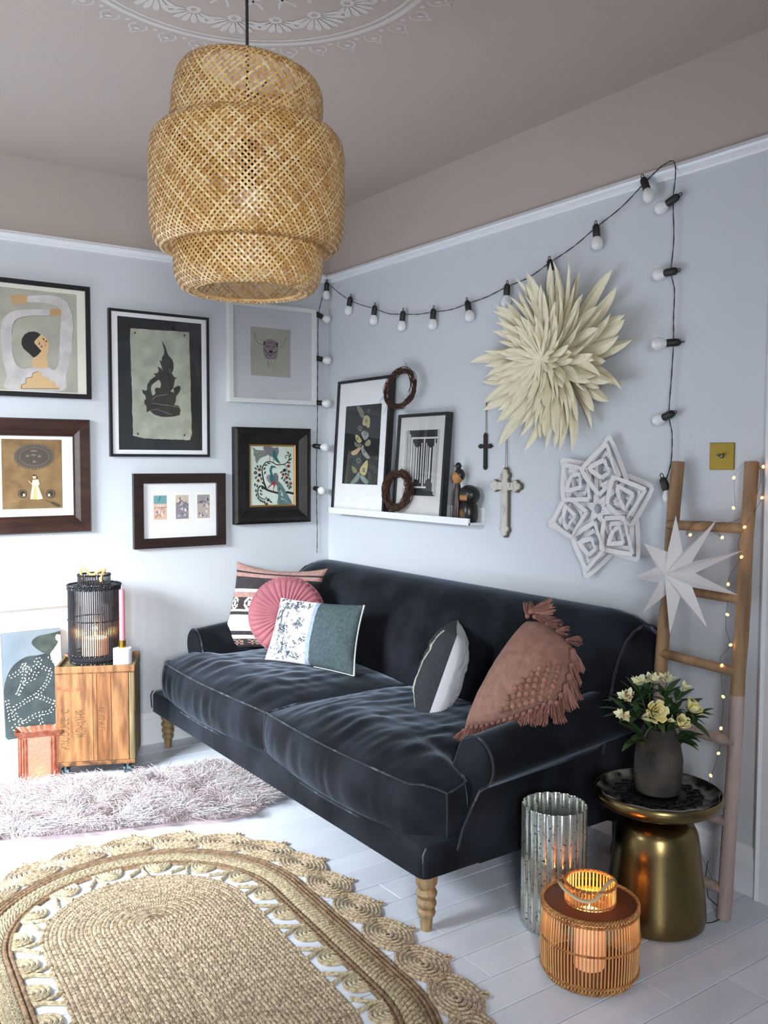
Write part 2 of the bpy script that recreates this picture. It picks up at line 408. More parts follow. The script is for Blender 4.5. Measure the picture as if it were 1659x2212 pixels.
# ---------------------------------------------------------------- pendant lamp, three woven bamboo tiers
LX, LY, KZ = -1.556, -2.108, 1.087
lz = lambda z: 1.45+(z-1.45)*KZ
lamp = thing('pendant_lamp', 'large woven bamboo pendant lamp in three stacked tiers on a black cord', 'lamp', (LX, LY, ZC))
def woven(name, prof, N, rmain, tilt=(0, 0), label=None):
    prof = [(r*KZ, lz(z)) for r, z in prof]
    P = np.array(prof); d = np.r_[0, np.cumsum(np.hypot(*np.diff(P, axis=0).T))]
    R0 = rmain*KZ; step = R0*PI/N/2; n = int(d[-1]/step)+1; s = np.linspace(0, d[-1], n+1)
    # smooth the profile
    r = np.interp(s, d, P[:, 0]); z = np.interp(s, d, P[:, 1])
    for _ in range(3):
        r[1:-1] = (r[:-2]+2*r[1:-1]+r[2:])/4; z[1:-1] = (z[:-2]+2*z[1:-1]+z[2:])/4
    dr = np.gradient(r, s); dz = np.gradient(z, s); nr, nz = -dz, dr   # outward normal in (r,z), profile runs downward
    sg = np.sign(nr[len(nr)//2]); nr, nz = nr*sg, nz*sg
    vs = []; fs = []; mi = []
    zc = z.mean()
    for fam in (1, -1):
        for i in range(N):
            ph = 2*PI*i/N+fam*s/R0 + rng.normal(0, .0012)
            wv = fam*.0011*np.cos(N*s/R0)
            rr = r+nr*wv; zz = z+nz*wv
            c, sn = np.cos(ph), np.sin(ph)
            p = np.stack([rr*c, rr*sn, zz], 1)
            tg = np.gradient(p, axis=0); tg /= np.linalg.norm(tg, axis=1)[:, None]
            nn = np.stack([nr*c, nr*sn, nz], 1); sd = np.cross(tg, nn); sd /= np.linalg.norm(sd, axis=1)[:, None]
            hw = .00255*KZ*rng.uniform(.85, 1.15)
            a, b = p-sd*hw, p+sd*hw
            o = len(vs)*0+sum(len(x) for x in vs)
            q = np.empty((2*len(s), 3)); q[0::2] = a; q[1::2] = b; vs.append(q)
            k = np.arange(len(s)-1); fs.append(np.stack([2*k, 2*k+1, 2*k+3, 2*k+2], 1)+o)
            mi.append(np.full(len(s)-1, rng.integers(0, 3)))
    vs = np.concatenate(vs); fs = np.concatenate(fs); mi = np.concatenate(mi)
    if tilt[0]:
        Mt = Matrix.Rotation(tilt[0], 3, Vector(tilt[1])); M_ = np.array(Mt)
        vs[:, 2] -= zc; vs = vs @ M_.T; vs[:, 2] += zc
    vs[:, 0] += LX; vs[:, 1] += LY
    b2 = mat('bamboo_light', '#ebcf9b', .36, c2='#d3ab6c', scale=30); b3 = mat('bamboo_dark', '#d0a264', .4, c2='#b07f44', scale=30)
    o = fast_mesh(name, vs, fs, [m_bamboo, b2, b3], lamp, mi=mi)
    if label: o['label'] = label
    for rr, zz in (prof[0], prof[-1]):
        mb = MB()
        ring = [Vector((rr*math.cos(t), rr*math.sin(t), zz)) for t in np.linspace(0, 2*PI, 64, endpoint=False)]
        if tilt[0]: ring = [Mt @ (p-Vector((0, 0, zc)))+Vector((0, 0, zc)) for p in ring]
        mb.tube([p+Vector((LX, LY, 0)) for p in ring], .0035, 6, closed=True)
        mb.build('shade_rim', m_bamboo, o)
    return o
WN = None
woven('main_shade', [(.176, 2.272), (.200, 2.280), (.224, 2.274), (.240, 2.254), (.2465, 2.22), (.2465, 2.085), (.244, 2.040), (.235, 2.004), (.220, 1.986), (.205, 1.984), (.192, 1.997)], 104, .25)
woven('lower_shade', [(.165, 2.060), (.180, 2.045), (.188, 2.01), (.1895, 1.955), (.186, 1.918), (.172, 1.890), (.152, 1.879), (.132, 1.887)], 80, .193)
woven('upper_shade', [(.128, 2.432), (.150, 2.434), (.171, 2.422), (.185, 2.396), (.190, 2.36), (.190, 2.27), (.183, 2.235), (.165, 2.22)], 80, .193,
      tilt=(math.radians(7), (.574, .817, 0)), label='small top tier, tilted down to the right')
MB().tube([(LX, LY, ZC), (LX, LY, lz(2.27))], .0045, 8).build('cord', m_cable, lamp)
MB().lathe([(.05, ZC-.001), (.05, ZC-.02), (.03, ZC-.03), (0.006, ZC-.03)], (LX, LY, 0), 24).build('ceiling_rose', m_cable, lamp)
sp = MB()
zz = lz(2.335)
for a in (.3, .3+2*PI/3, .3+4*PI/3): sp.tube([(LX, LY, zz+.01), (LX+.185*KZ*math.cos(a), LY+.185*KZ*math.sin(a), zz+.005)], .0022, 6)
sp.lathe([(.018, zz-.01), (.022, zz), (.022, zz+.012), (.006, zz+.03)], (LX, LY, 0), 16)
zz2 = lz(2.19)
for a in (0, PI/2, PI, 1.5*PI): sp.tube([(LX, LY, lz(2.25)), (LX+.244*KZ*math.cos(a), LY+.244*KZ*math.sin(a), zz2+.05)], .0022, 6)
sp.build('shade_carrier', m_cable, lamp)
MB().lathe([(.0, lz(2.275)), (.019, lz(2.27)), (.021, lz(2.25)), (.021, lz(2.165)), (.024, lz(2.16)), (.024, lz(2.15)), (0, lz(2.15))], (LX, LY, 0), 20).build('lamp_holder', m_cable, lamp)
MB().sphere((LX, LY, lz(2.105)), .035, sc=(1, 1, 1.25)).build('light_bulb', m_bulb, lamp)

# ---------------------------------------------------------------- sofa
sofa = thing('sofa', 'long charcoal velvet sofa with rolled arms, rolled back and turned oak feet', 'sofa', (-.6, -1.18, 0))
YA, YB = -.05, -2.31       # left and right ends of the base
def softbox(nx, ny, nz, rnd):
    """rounded cube grid on [-1,1]^3, returns verts, faces, edges of the seam"""
    idx = {}; vs = []; fs = []
    def vid(p):
        k = tuple(round(c, 5) for c in p)
        if k not in idx: idx[k] = len(vs); vs.append(k)
        return idx[k]
    lin = lambda n: [-1+2*i/n for i in range(n+1)]
    X, Y, Z = lin(nx), lin(ny), lin(nz)
    for s_ in (-1, 1):
        for i in range(nx):
            for j in range(ny): fs.append([vid((X[a], Y[b], s_)) for a, b in ((i, j), (i+1, j), (i+1, j+1), (i, j+1))][::s_])
        for i in range(nx):
            for j in range(nz): fs.append([vid((X[a], s_, Z[b])) for a, b in ((i, j), (i+1, j), (i+1, j+1), (i, j+1))][::-s_])
        for i in range(ny):
            for j in range(nz): fs.append([vid((s_, Y[a], Z[b])) for a, b in ((i, j), (i+1, j), (i+1, j+1), (i, j+1))][::s_])
    return vs, fs
def sstep(a, b, x):
    t = min(1, max(0, (x-a)/(b-a))); return t*t*(3-2*t)
def seat_cushion(y_seam, y_arm, y_front, sgn, name):
    """T cushion: x back -.33 .. front ~-1.08, widened in front of the arm"""
    def warp(a, b, c):
        # a: -1 back, 1 front ; b: -1 seam ; 1 arm side ; c: height
        rc = lambda u, r=.10: math.copysign(1-(1-min(1, abs(u)))**1.0, u)
        bow = .035*(1-b*b)-.075*sstep(.82, 1.0, b)
        x = -.33+(-(.72+bow))*(a*.5+.5)
        wide = sstep(-.83, -.905, x)
        ye = y_arm+(y_front-y_arm)*wide
        yv = y_seam+(ye-y_seam)*(b*.5+.5)
        # pull the faces in towards the corners so edges are rounded
        e = max(abs(a), abs(b)) if True else 0
        z0, z1 = .285, .455
        crown = .052*(1-a**4)*(1-b**4)+.012*(1-b*b)
        sag = -.018*math.exp(-((a+.1)/.5)**2-((b)/.6)**2)
        z = z0+(z1-z0)*(c*.5+.5)+(crown+sag)*(c*.5+.5)
        # belly on the side faces
        bel = (1-c*c)
        if abs(a) > .999: x -= math.copysign(.022*bel*(1-.5*b**8), a)
        if abs(b) > .999: yv += (ye-y_seam)/abs(ye-y_seam)*math.copysign(.016 if b > 0 else .004, b)*bel
        # front droops
        z -= .018*sstep(.55, 1, a)*(1-.35*abs(b))
        z -= .020*sstep(.9, 1, b)*sstep(.6, 1, a)*(c*.5+.5)
        z += .02*(1-sstep(-.9, -.4, -1*a*0+b*0-1)) * 0
        return Vector((x, yv, z))
    vs, fs = softbox(44, 60, 12, 0)
    out = []
    for p in vs:
        a, b, c = p
        # rounding of the box
        q = Vector(p); m = .055
        ax = a*(1-m*.25*(max(0, abs(b)-.9)/.1)**2-(m*.55)*(max(0, abs(c)-.7)/.3)**2*0)
        P_ = warp(a, b, c)
        # wrinkles
        top = c > .99; front = abs(a-1) < .01
        if top:
            f = noise.noise(Vector((P_.x*5, P_.y*22, 3.1 if sgn > 0 else 9.7)))
            g = noise.noise(Vector((P_.x*16+P_.y*9, P_.y*4-P_.x*7, 1.7)))
            wgt = (1-abs(a)**6)*(1-abs(b)**6)
            P_.z += wgt*(.0075*f*(1+sstep(-.2, .6, a))+.0055*g)
        elif front or abs(a) > .99:
            f = noise.noise(Vector((P_.z*5, P_.y*20, 6.3))); P_.x += .009*f*(1-c*c)
        else:
            f = noise.noise(Vector((P_.x*16, P_.z*6, 2.3))); P_.y += .005*f*(1-c*c)
        out.append(P_)
    mb = MB().add(out, fs)
    o = mb.build(name, m_velvet, sofa, subd=1)
    pp = MB()
    for c in (1, -1):
        path = []
        for t in np.linspace(-1, 1, 40)[:-1]: path.append(warp(1, t, c)+Vector((-.002, 0, .003*c)))
        for t in np.linspace(1, -1, 40)[:-1]: path.append(warp(t, 1, c)+Vector((0, -.002*sgn, .003*c)))
        for t in np.linspace(1, -1, 30)[:-1]: path.append(warp(-1, t, c))
        for t in np.linspace(-1, 1, 40)[:-1]: path.append(warp(t, -1, c)+Vector((0, 0, .003*c)))
        pp.tube(path, .0036, 6, closed=True)
    for b in (-1, 1): pp.tube([warp(1, b, t) for t in np.linspace(-1, 1, 8)], .003, 6)
    pp.build('piping', m_velpipe, o)
seat_cushion(-1.235, -2.155, -2.285, 1, 'seat_cushion')
seat_cushion(-1.225, -.205, -.075, -1, 'seat_cushion')
# base: front rail wrapping round, side panels, deck
def rounded_loop(x0, x1, y0, y1, r, n=6):
    pts = []
    for cx_, cy_, a0 in ((x1-r, y1-r, 0), (x0+r, y1-r, 90), (x0+r, y0+r, 180), (x1-r, y0+r, 270)):
        for i in range(n+1):
            a = math.radians(a0+90*i/n); pts.append((cx_+r*math.cos(a), cy_+r*math.sin(a)))
    return pts
def slab(mb, loop, zs, insets, mi=0):
    n = len(loop); cx_ = sum(p[0] for p in loop)/n; cy_ = sum(p[1] for p in loop)/n; vs = []
    for z, i_ in zip(zs, insets):
        for x, y in loop:
            d = Vector((cx_-x, cy_-y)); l = d.length; 
            vs.append((x+math.copysign(min(i_, abs(d.x)), d.x), y+math.copysign(min(i_, abs(d.y)), d.y), z))
    fs = [tuple(range(n-1, -1, -1)), tuple(range((len(zs)-1)*n, len(zs)*n))]
    for j in range(len(zs)-1):
        for k in range(n): fs.append((j*n+k, j*n+(k+1) % n, (j+1)*n+(k+1) % n, (j+1)*n+k))
    return mb.add(vs, fs, mi)
b = MB(); slab(b, rounded_loop(-1.085, -.06, YB, YA, .03), (.178, .186, .27, .284, .288), (.012, 0, 0, .008, .03))
b.build('base', m_velvet, sofa)
sp = MB()
for y in (YB, YA): sp.tube([(-1.083, y, .20), (-1.087, y, .265), (-1.075, y, .285)], .003, 6)
sp.build('seam', m_velpipe, sofa)
# arms
def arm_profile(t, side):
    """closed (dy,z) loop; dy measured outward from the sofa end plane, t 0 front .. 1 back"""
    lift = .075*t; zc = .505+lift; yc = -.015; r = .082+.012*t
    pts = [(-.155, .27), (-.150, .40+lift*.4)]
    for a in np.linspace(158, -62, 16): pts.append((yc+r*math.cos(math.radians(a))*1.02, zc+r*math.sin(math.radians(a))))
    pts += [(.006, .42+lift*.5), (.006, .30), (.004, .185), (-.155, .185)]
    return pts
for side, ye in ((-1, YB), (1, -.084)):
    mb = MB(); rings = []; n = 0
    ts = np.linspace(0, 1, 14)
    for t in ts:
        x = -.865+.80*t
        pr = arm_profile(t, side); n = len(pr)
        rings += [(x, ye+side*-0+(-side)*-1*d if False else ye+side*d, z) for d, z in pr]
    fs = []
    for i in range(len(ts)-1):
        for k in range(n): fs.append((i*n+k, i*n+(k+1) % n, (i+1)*n+(k+1) % n, (i+1)*n+k))
    # domed front facing
    pr = arm_profile(0, side)
    cyy = sum(d for d, z in pr)/n; czz = sum(z for d, z in pr)/n
    o1 = len(rings)
    rings += [(-.877, ye+side*(cyy+(d-cyy)*.93), czz+(z-czz)*.96) for d, z in pr]
    fs.append(tuple(o1+k for k in range(n)))
    for k in range(n): fs.append((k, (k+1) % n, o1+(k+1) % n, o1+k))
    fs.append(tuple((len(ts)-1)*n+k for k in range(n)))
    a_ = mb.add(rings, fs).build('arm', m_velvet, sofa)
    pp = MB(); front = [(-.867, ye+side*d, z) for d, z in pr[1:19]]
    # thread the piping down to the base front, sweeping forward over the side panel
    front += [(-.93, ye+side*.004, .21)] if False else []
    pp.tube(front, .0045, 6)
    pp.tube([(-.867, ye+side*.008, .425), (-.90, ye+side*.006, .37), (-.935, ye+side*.005, .31), (-.955, ye+side*.005, .25)], .004, 6)
    pp.build('piping', m_velpipe, a_)
    # side panel in front of the arm, filling the curve down to the front rail
    sp = MB(); poly = [(-.865, .43), (-.90, .37), (-.935, .31), (-.955, .25), (-.955, .19), (-.80, .19), (-.80, .43)]
    vs = [(x, ye+side*.004, z) for x, z in poly]+[(x, ye-side*.10, z) for x, z in poly]; m_ = len(poly)
    sp.add(vs, [tuple(range(m_)), tuple(range(2*m_-1, m_-1, -1))]+[(k, (k+1) % m_, m_+(k+1) % m_, m_+k) for k in range(m_)])
    sp.build('side_panel', m_velvet, sofa, smooth=False, bevel=.006)
# back
bp_ = [(-.30, .20), (-.335, .30), (-.335, .46), (-.325, .56), (-.305, .66), (-.285, .74), (-.262, .80), (-.225, .86), (-.18, .895), (-.13, .912), (-.085, .905), (-.052, .88),
       (-.036, .845), (-.034, .80), (-.05, .76), (-.07, .72), (-.075, .60), (-.07, .40), (-.065, .19)]
mb = MB(); rings = []; fs = []; n = len(bp_)
ys = [-.035, -.042, -.06, -.11]+list(np.linspace(-.2, -2.2, 30))+[-2.28, -2.33, -2.348, -2.355]
for j, y in enumerate(ys):
    ed = min(abs(y+.035), abs(y+2.355)); q = sstep(0, .16, ed); sc = 1-.055*(1-q)**2; puff = .012*math.sin(PI*(y+.035)/(-2.32))
    e2 = sstep(0, .022, ed); ins = .014*(1-e2)
    cx_, cz_ = -.17, .6
    for x, z in bp_:
        zz = .19+(z-.19)*sc
        xx = x-(puff if z > .45 and x < -.2 else 0)
        xx += math.copysign(ins, cx_-xx); zz += (ins if zz < cz_ else -ins) if z > .3 else 0
        if z > .3 and x < -.1: xx += .004*noise.noise(Vector((y*6, z*5, .3)))
        rings.append((xx, y, zz))
for j in range(len(ys)-1):
    for k in range(n): fs.append((j*n+k, j*n+(k+1) % n, (j+1)*n+(k+1) % n, (j+1)*n+k))
fs += [tuple(range(n)), tuple((len(ys)-1)*n+k for k in range(n))]
bk = mb.add(rings, fs).build('backrest', m_velvet, sofa)
pp = MB()
for y in (-.04, -2.350): pp.tube([(x, y, .19+(z-.19)*.948) for x, z in bp_[2:16]], .005, 6)
pp.build('piping', m_velpipe, bk)
leg_prof = [(.0, .182), (.033, .182), (.035, .165), (.033, .148), (.027, .139), (.0245, .134), (.030, .128), (.034, .119), (.031, .110), (.024, .105), (.0225, .102), (.029, .096), (.032, .087), (.029, .078),
            (.023, .073), (.0215, .070), (.027, .065), (.029, .057), (.026, .049), (.0215, .044), (.020, .041), (.0185, .02), (.017, .001), (0, 0)]
lg = MB().lathe(leg_prof, (0, 0, 0), 28).build('leg', m_oak, sofa, local=True); o0 = ORG[sofa.name]
lg.location = V(-1.035, -2.262, 0)-o0
inst(lg, 'leg', sofa, Matrix.Translation(V(-1.02, -.105, 0)-o0))
for y in (-.12, -2.24):
    MB().lathe([(.026, 0), (.028, .01), (.022, .05), (.024, .19)], (-.12, y, 0), 18).build('leg', m_cable, sofa, label='short black rear foot')

# ---------------------------------------------------------------- flat prints and picture frames
class Art:
    """flat coloured shapes on a rectangle (u right, v down, both 0..1); quad = corners of the drawing grid TL,TR,BR,BL"""
    def __init__(s, O, U, W, Nn, w, h, quad=None):
        s.O, s.U, s.W, s.N, s.w, s.h = Vector(O), Vector(U), Vector(W), Vector(Nn), w, h
        s.mb = MB(); s.mats = []; s.k = 0; s.H = None
        if quad:
            A = []; B = []
            for (x, y), (u, v) in zip(quad, ((0, 0), (1, 0), (1, 1), (0, 1))):
                A += [[x, y, 1, 0, 0, 0, -u*x, -u*y], [0, 0, 0, x, y, 1, -v*x, -v*y]]; B += [u, v]
            s.H = np.append(np.linalg.solve(np.array(A, float), np.array(B, float)), 1).reshape(3, 3)
    def pt(s, p):
        u, v = p
        if s.H is not None:
            q = s.H @ np.array([u, v, 1.0]); u, v = q[0]/q[2], q[1]/q[2]
        u = min(getattr(s, 'um', 1), max(0, u)); v = min(1, max(0, v))
        return s.O+s.U*(u*s.w)+s.W*((1-v)*s.h)+s.N*(s.k*.00012)
    def mi(s, c):
        m = c if not isinstance(c, str) else flat(c)
        if m not in s.mats: s.mats.append(m)
        return s.mats.index(m)
    def poly(s, pts, c, up=True):
        if up: s.k += 1
        P = [s.pt(p) for p in pts]; s.mb.add(P, [tuple(range(len(P)))], s.mi(c)); return s
    def smooth(s, pts, c, n=5, up=True):
        out = []; N = len(pts)
        for i in range(N):
            p0, p1, p2, p3 = (np.array(pts[(i+j-1) % N], float) for j in range(4))
            for t in np.linspace(0, 1, n, endpoint=False):
                out.append(tuple(.5*((2*p1)+(p2-p0)*t+(2*p0-5*p1+4*p2-p3)*t*t+(-p0+3*p1-3*p2+p3)*t**3)))
        return s.poly(out, c, up)
    def ell(s, c, rx, ry, col, ang=0, n=14, up=True):
        ca, sa = math.cos(ang), math.sin(ang)
        return s.poly([(c[0]+rx*math.cos(t)*ca-ry*math.sin(t)*sa, c[1]+rx*math.cos(t)*sa+ry*math.sin(t)*ca) for t in np.linspace(0, 2*PI, n, endpoint=False)], col, up)
    def line(s, pts, wd, col, up=True, curve=False):
        if up: s.k += 1
        if curve:
            out = []; N = len(pts)
            for i in range(N-1):
                p0, p1, p2, p3 = (np.array(pts[min(max(i+j-1, 0), N-1)], float) for j in range(4))
                for t in np.linspace(0, 1, 5, endpoint=False):
                    out.append(tuple(.5*((2*p1)+(p2-p0)*t+(2*p0-5*p1+4*p2-p3)*t*t+(-p0+3*p1-3*p2+p3)*t**3)))
            pts = out+[pts[-1]]
        L_ = []; R_ = []
        for i, p in enumerate(pts):
            a = pts[max(i-1, 0)]; b = pts[min(i+1, len(pts)-1)]; dx, dy = b[0]-a[0], b[1]-a[1]; l = math.hypot(dx, dy) or 1
            w_ = wd[i*(len(wd)-1)//max(1, len(pts)-1)] if hasattr(wd, '__len__') else wd
            L_.append(s.pt((p[0]-dy/l*w_/2, p[1]+dx/l*w_/2))); R_.append(s.pt((p[0]+dy/l*w_/2, p[1]-dx/l*w_/2)))
        n = len(pts); s.mb.add(L_+R_, [(i, i+1, n+i+1, n+i) for i in range(n-1)], s.mi(col)); return s
    def leaf(s, c, l, w_, ang, col, up=False):
        pts = []
        for t, q in ((-1, 0), (-.5, .75), (0, 1), (.5, .75), (1, 0), (.5, -.75), (0, -1), (-.5, -.75)):
            x, y = t*l/2, q*w_/2; pts.append((c[0]+x*math.cos(ang)-y*math.sin(ang), c[1]+x*math.sin(ang)+y*math.cos(ang)))
        return s.poly(pts, col, up)
    def build(s, parent, name='print'): return s.mb.build(name, s.mats, parent, smooth=False)
def frame_sides(O, U, W, Nn, w, h, prof, name, m, parent):
    """mitred moulding; prof = [(distance in from the outer edge, height off the wall)]"""
    mb = MB(); cs = [(0, 0, 1, 1), (w, 0, -1, 1), (w, h, -1, -1), (0, h, 1, -1)]; n = len(prof); vs = []
    for cx, cy, sx, sy in cs:
        for d, z in prof: vs.append(O+U*(cx+sx*d)+W*(cy+sy*d)+Nn*z)
    fs = []
    for i in range(4):
        j = (i+1) % 4
        for k in range(n): fs.append((i*n+k, i*n+(k+1) % n, j*n+(k+1) % n, j*n+k))
    mb.add(vs, fs); return mb.build(name, m, parent, smooth=False)
def picture(name, label, O, U, W, Nn, w, h, fw, dp, m, cat='picture', prof=None, recess=.004, board=m_matb, group=None, glazed=True):
    O, U, W, Nn = map(Vector, (O, U, W, Nn)); U.normalize(); W.normalize(); Nn.normalize()
    t = thing(name, label, cat, O+U*(w/2), group)
    prof = prof or [(0, 0), (0, dp), (fw, dp), (fw, 0)]
    frame_sides(O, U, W, Nn, w, h, prof, 'frame', m, t)
    q = dp-recess
    bb = MB(); vs = []
    for z in (.001, q-.004):
        for a, b in ((fw*.9, fw*.9), (w-fw*.9, fw*.9), (w-fw*.9, h-fw*.9), (fw*.9, h-fw*.9)): vs.append(O+U*a+W*b+Nn*z)
    bb.add(vs, [(0, 1, 2, 3), (4, 5, 6, 7), (0, 1, 5, 4), (1, 2, 6, 5), (2, 3, 7, 6), (3, 0, 4, 7)]); bb.build('mat_board', board, t, smooth=False)
    if glazed:
        MB().add([O+U*a+W*b+Nn*q for a, b in ((fw, fw), (w-fw, fw), (w-fw, h-fw), (fw, h-fw))], [(0, 1, 2, 3)]).build('glazing', m_pane, t, smooth=False)
    def art(u0, u1, v0, v1, quad=None):
        """a drawing area given in metres from the frame's bottom-left"""
        return Art(O+U*u0+W*v0+Nn*(q-.0038), U, W, Nn, u1-u0, v1-v0, quad)
    return t, art
gx, gz, gn = V(1, 0, 0), V(0, 0, 1), V(0, -1, 0)

# 1: print of a figure with arms curved over the head (left, top)
t, art = picture('framed_print', 'black framed print of a dark-haired woman with long white arms curled overhead', (-1.895, -.001, 1.746), gx, gz, gn, .54, .535, .022, .025, m_black, board=flat('#e9e5d8'))
A = art(.122, .478, .028, .493, [(38, 250), (1170, 390), (1180, 1880), (58, 1808)])
A.poly([(38, 250), (1170, 390), (1180, 1880), (58, 1808)], mat('print_greige', '#bdb8aa', .8, c2='#a9a99a', scale=9))
wv = mat('print_white_wash', '#d9d5d2', .8, c2='#c3bcbc', scale=14)
A.smooth([(455, 400), (700, 380), (900, 405), (1040, 500), (1110, 700), (1120, 880), (1100, 1100), (1080, 1330), (1010, 1600), (940, 1850), (190, 1810), (170, 1600), (120, 1400), (95, 1150), (90, 900), (130, 740), (260, 635), (500, 605), (800, 620), (795, 700), (500, 705), (330, 740), (260, 830), (240, 1000), (245, 1230), (300, 1430), (400, 1500), (540, 1480), (740, 1480), (830, 1530), (890, 1480), (915, 1350), (930, 1000), (950, 700), (925, 590), (860, 545), (700, 505), (470, 490)], wv)
A.smooth([(245, 395), (400, 385), (460, 405), (462, 480), (425, 535), (385, 510), (330, 515), (270, 530), (235, 470)], '#c9a677').smooth([(800, 612), (925, 605), (950, 650), (925, 700), (800, 705)], '#c39e70')
A.smooth([(655, 990), (740, 1060), (765, 1150), (750, 1260), (735, 1320), (745, 1485), (548, 1480), (545, 1330), (660, 1240), (565, 1100)], '#dcb98a')
A.poly([(655, 990), (565, 1090), (565, 1120), (665, 1240), (600, 1310), (550, 1340), (480, 1265), (410, 1200), (380, 1130), (385, 1060), (420, 990), (480, 950), (550, 942), (610, 955)], '#2b2927')
A.smooth([(375, 1800), (380, 1745), (440, 1725), (440, 1650), (520, 1625), (540, 1570), (610, 1550), (665, 1575), (680, 1625), (750, 1640), (770, 1680), (850, 1710), (870, 1760), (905, 1810)], '#dcb98a')
A.line([(375, 1800), (380, 1745), (440, 1725), (440, 1650), (525, 1630), (540, 1570), (610, 1550)], 8, '#4a2f22').line([(375, 1802), (905, 1812)], 7, '#4a2f22')
for c in ((635, 1128), (697, 1062)): A.ell(c, 10, 15, '#15120f')
for c in ((665, 1170), (732, 1094)): A.ell(c, 15, 18, '#c0452c')
A.line([(610, 1110), (630, 1090), (655, 1098)], 4, '#4a3a2a').line([(672, 1045), (690, 1030)], 4, '#4a3a2a').line([(700, 1080), (718, 1130), (700, 1140)], 4, '#b58a5a').line([(705, 1165), (735, 1140)], 7, '#b06a4a')
A.line([(245, 1230), (300, 1430), (400, 1500), (540, 1482)], 4, '#9a8f80').line([(240, 1000), (262, 830), (335, 740), (500, 706), (800, 704)], 4, '#7a5a40').line([(460, 405), (700, 381), (900, 403), (1040, 500), (1110, 700), (1122, 880), (1100, 1100)], 4, '#6a625a')
A.build(t)

# 2: rubbing of a seated temple figure on rough paper
t, art = picture('framed_print', 'large slim black frame with a dark temple-figure rubbing on rough grey paper', (-1.266, -.001, 1.471), gx, gz, gn, .525, .722, .013, .022, m_black)
A = art(.045, .485, .034, .688, [(190, 292), (1320, 425), (1308, 2068), (182, 2040)])
A.poly([(190, 292), (1320, 425), (1308, 2068), (182, 2040)], '#1b1e21')
edge = []
def rag(p, q, n=14):
    for t_ in np.linspace(0, 1, n, endpoint=False):
        edge.append((p[0]+(q[0]-p[0])*t_+random.uniform(-5, 5), p[1]+(q[1]-p[1])*t_+random.uniform(-5, 5)))
rag((370, 462), (1155, 530)); rag((1155, 530), (1170, 1905), 22); rag((1140, 1930), (480, 1900)); rag((375, 1860), (362, 500), 22)
A.poly(edge, mat('print_rough_paper', '#b3b6a3', .85, c2='#989c8c', scale=16, bump=.3))
fg = mat('print_rubbing', '#34352c', .8, c2='#22231e', scale=30)
A.poly([(782, 622), (830, 700), (870, 820), (925, 880), (940, 930), (940, 1000), (915, 1060), (950, 1110), (990, 1115), (955, 1135), (945, 1190), (930, 1250), (890, 1290), (940, 1310), (935, 1250), (1005, 1215), (1032, 1240), (1020, 1290), (965, 1365), (962, 1420), (940, 1470), (1000, 1480), (1025, 1540), (1010, 1600), (950, 1617),
        (860, 1625), (760, 1620), (660, 1585), (610, 1540), (565, 1558), (565, 1480), (535, 1440), (540, 1395), (560, 1390), (550, 1335), (520, 1310), (505, 1260), (545, 1275), (575, 1270), (580, 1200), (620, 1140), (700, 1085), (665, 1055), (720, 1050), (740, 1020), (722, 965), (770, 990), (790, 1020), (775, 960), (750, 885), (785, 895), (780, 860), (815, 800), (815, 740)], fg)
for pl in ([(640, 1210), (700, 1160), (740, 1140), (765, 1190), (755, 1240), (740, 1245), (700, 1240), (680, 1270), (690, 1310), (650, 1340), (632, 1270)],): A.smooth(pl, '#a9ac9a', 3)
for ln in ([(640, 1440), (760, 1460), (900, 1480), (1000, 1500)], [(610, 1535), (700, 1520), (740, 1535), (860, 1580), (910, 1600)], [(640, 1400), (700, 1350), (850, 1330)], [(880, 1000), (900, 1040), (890, 1060)]): A.line(ln, 5, '#8b8e80')
for c in ((425, 520), (1092, 570), (442, 1838), (1070, 1865)): A.ell(c, 13, 15, '#3f3f38')
A.build(t)

# 3: deep white box frame, drawing of a cow skull
t, art = picture('framed_drawing', 'deep white box frame with a pencil cow skull drawing', (-.637, -.001, 1.764), gx, gz, gn, .530, .530, .022, .045, m_whitef, board=flat('#c9c8cf'), recess=.010)
A = art(.130, .372, .145, .405, [(385, 400), (1158, 480), (1155, 1308), (380, 1300)])
A.poly([(385, 400), (1158, 480), (1155, 1308), (380, 1300)], flat('#a5a595'))
bone = '#aca898'
A.smooth([(465, 522), (500, 620), (560, 650), (650, 668), (650, 735), (590, 722), (520, 690), (470, 610)], bone).line([(465, 522), (472, 610), (520, 690), (590, 722), (640, 738)], 8, '#3c3430', curve=True).line([(470, 530), (500, 600), (560, 650), (650, 668)], 5, '#5a504a', curve=True)
A.smooth([(1085, 585), (1060, 650), (1000, 685), (915, 705), (920, 770), (1000, 750), (1060, 690)], bone).line([(1085, 585), (1060, 650), (1000, 685), (915, 705)], 5, '#77706a', curve=True).line([(1085, 590), (1060, 690), (1000, 750), (930, 780)], 6, '#5a504a', curve=True)
A.smooth([(640, 720), (680, 655), (780, 630), (880, 665), (920, 740), (920, 850), (905, 930), (870, 980), (850, 1060), (810, 1145), (780, 1140), (745, 1145), (715, 1060), (690, 985), (650, 915), (632, 800)], '#8f8084')
A.smooth([(690, 990), (750, 985), (860, 985), (845, 1060), (808, 1140), (750, 1140), (718, 1050)], bone)
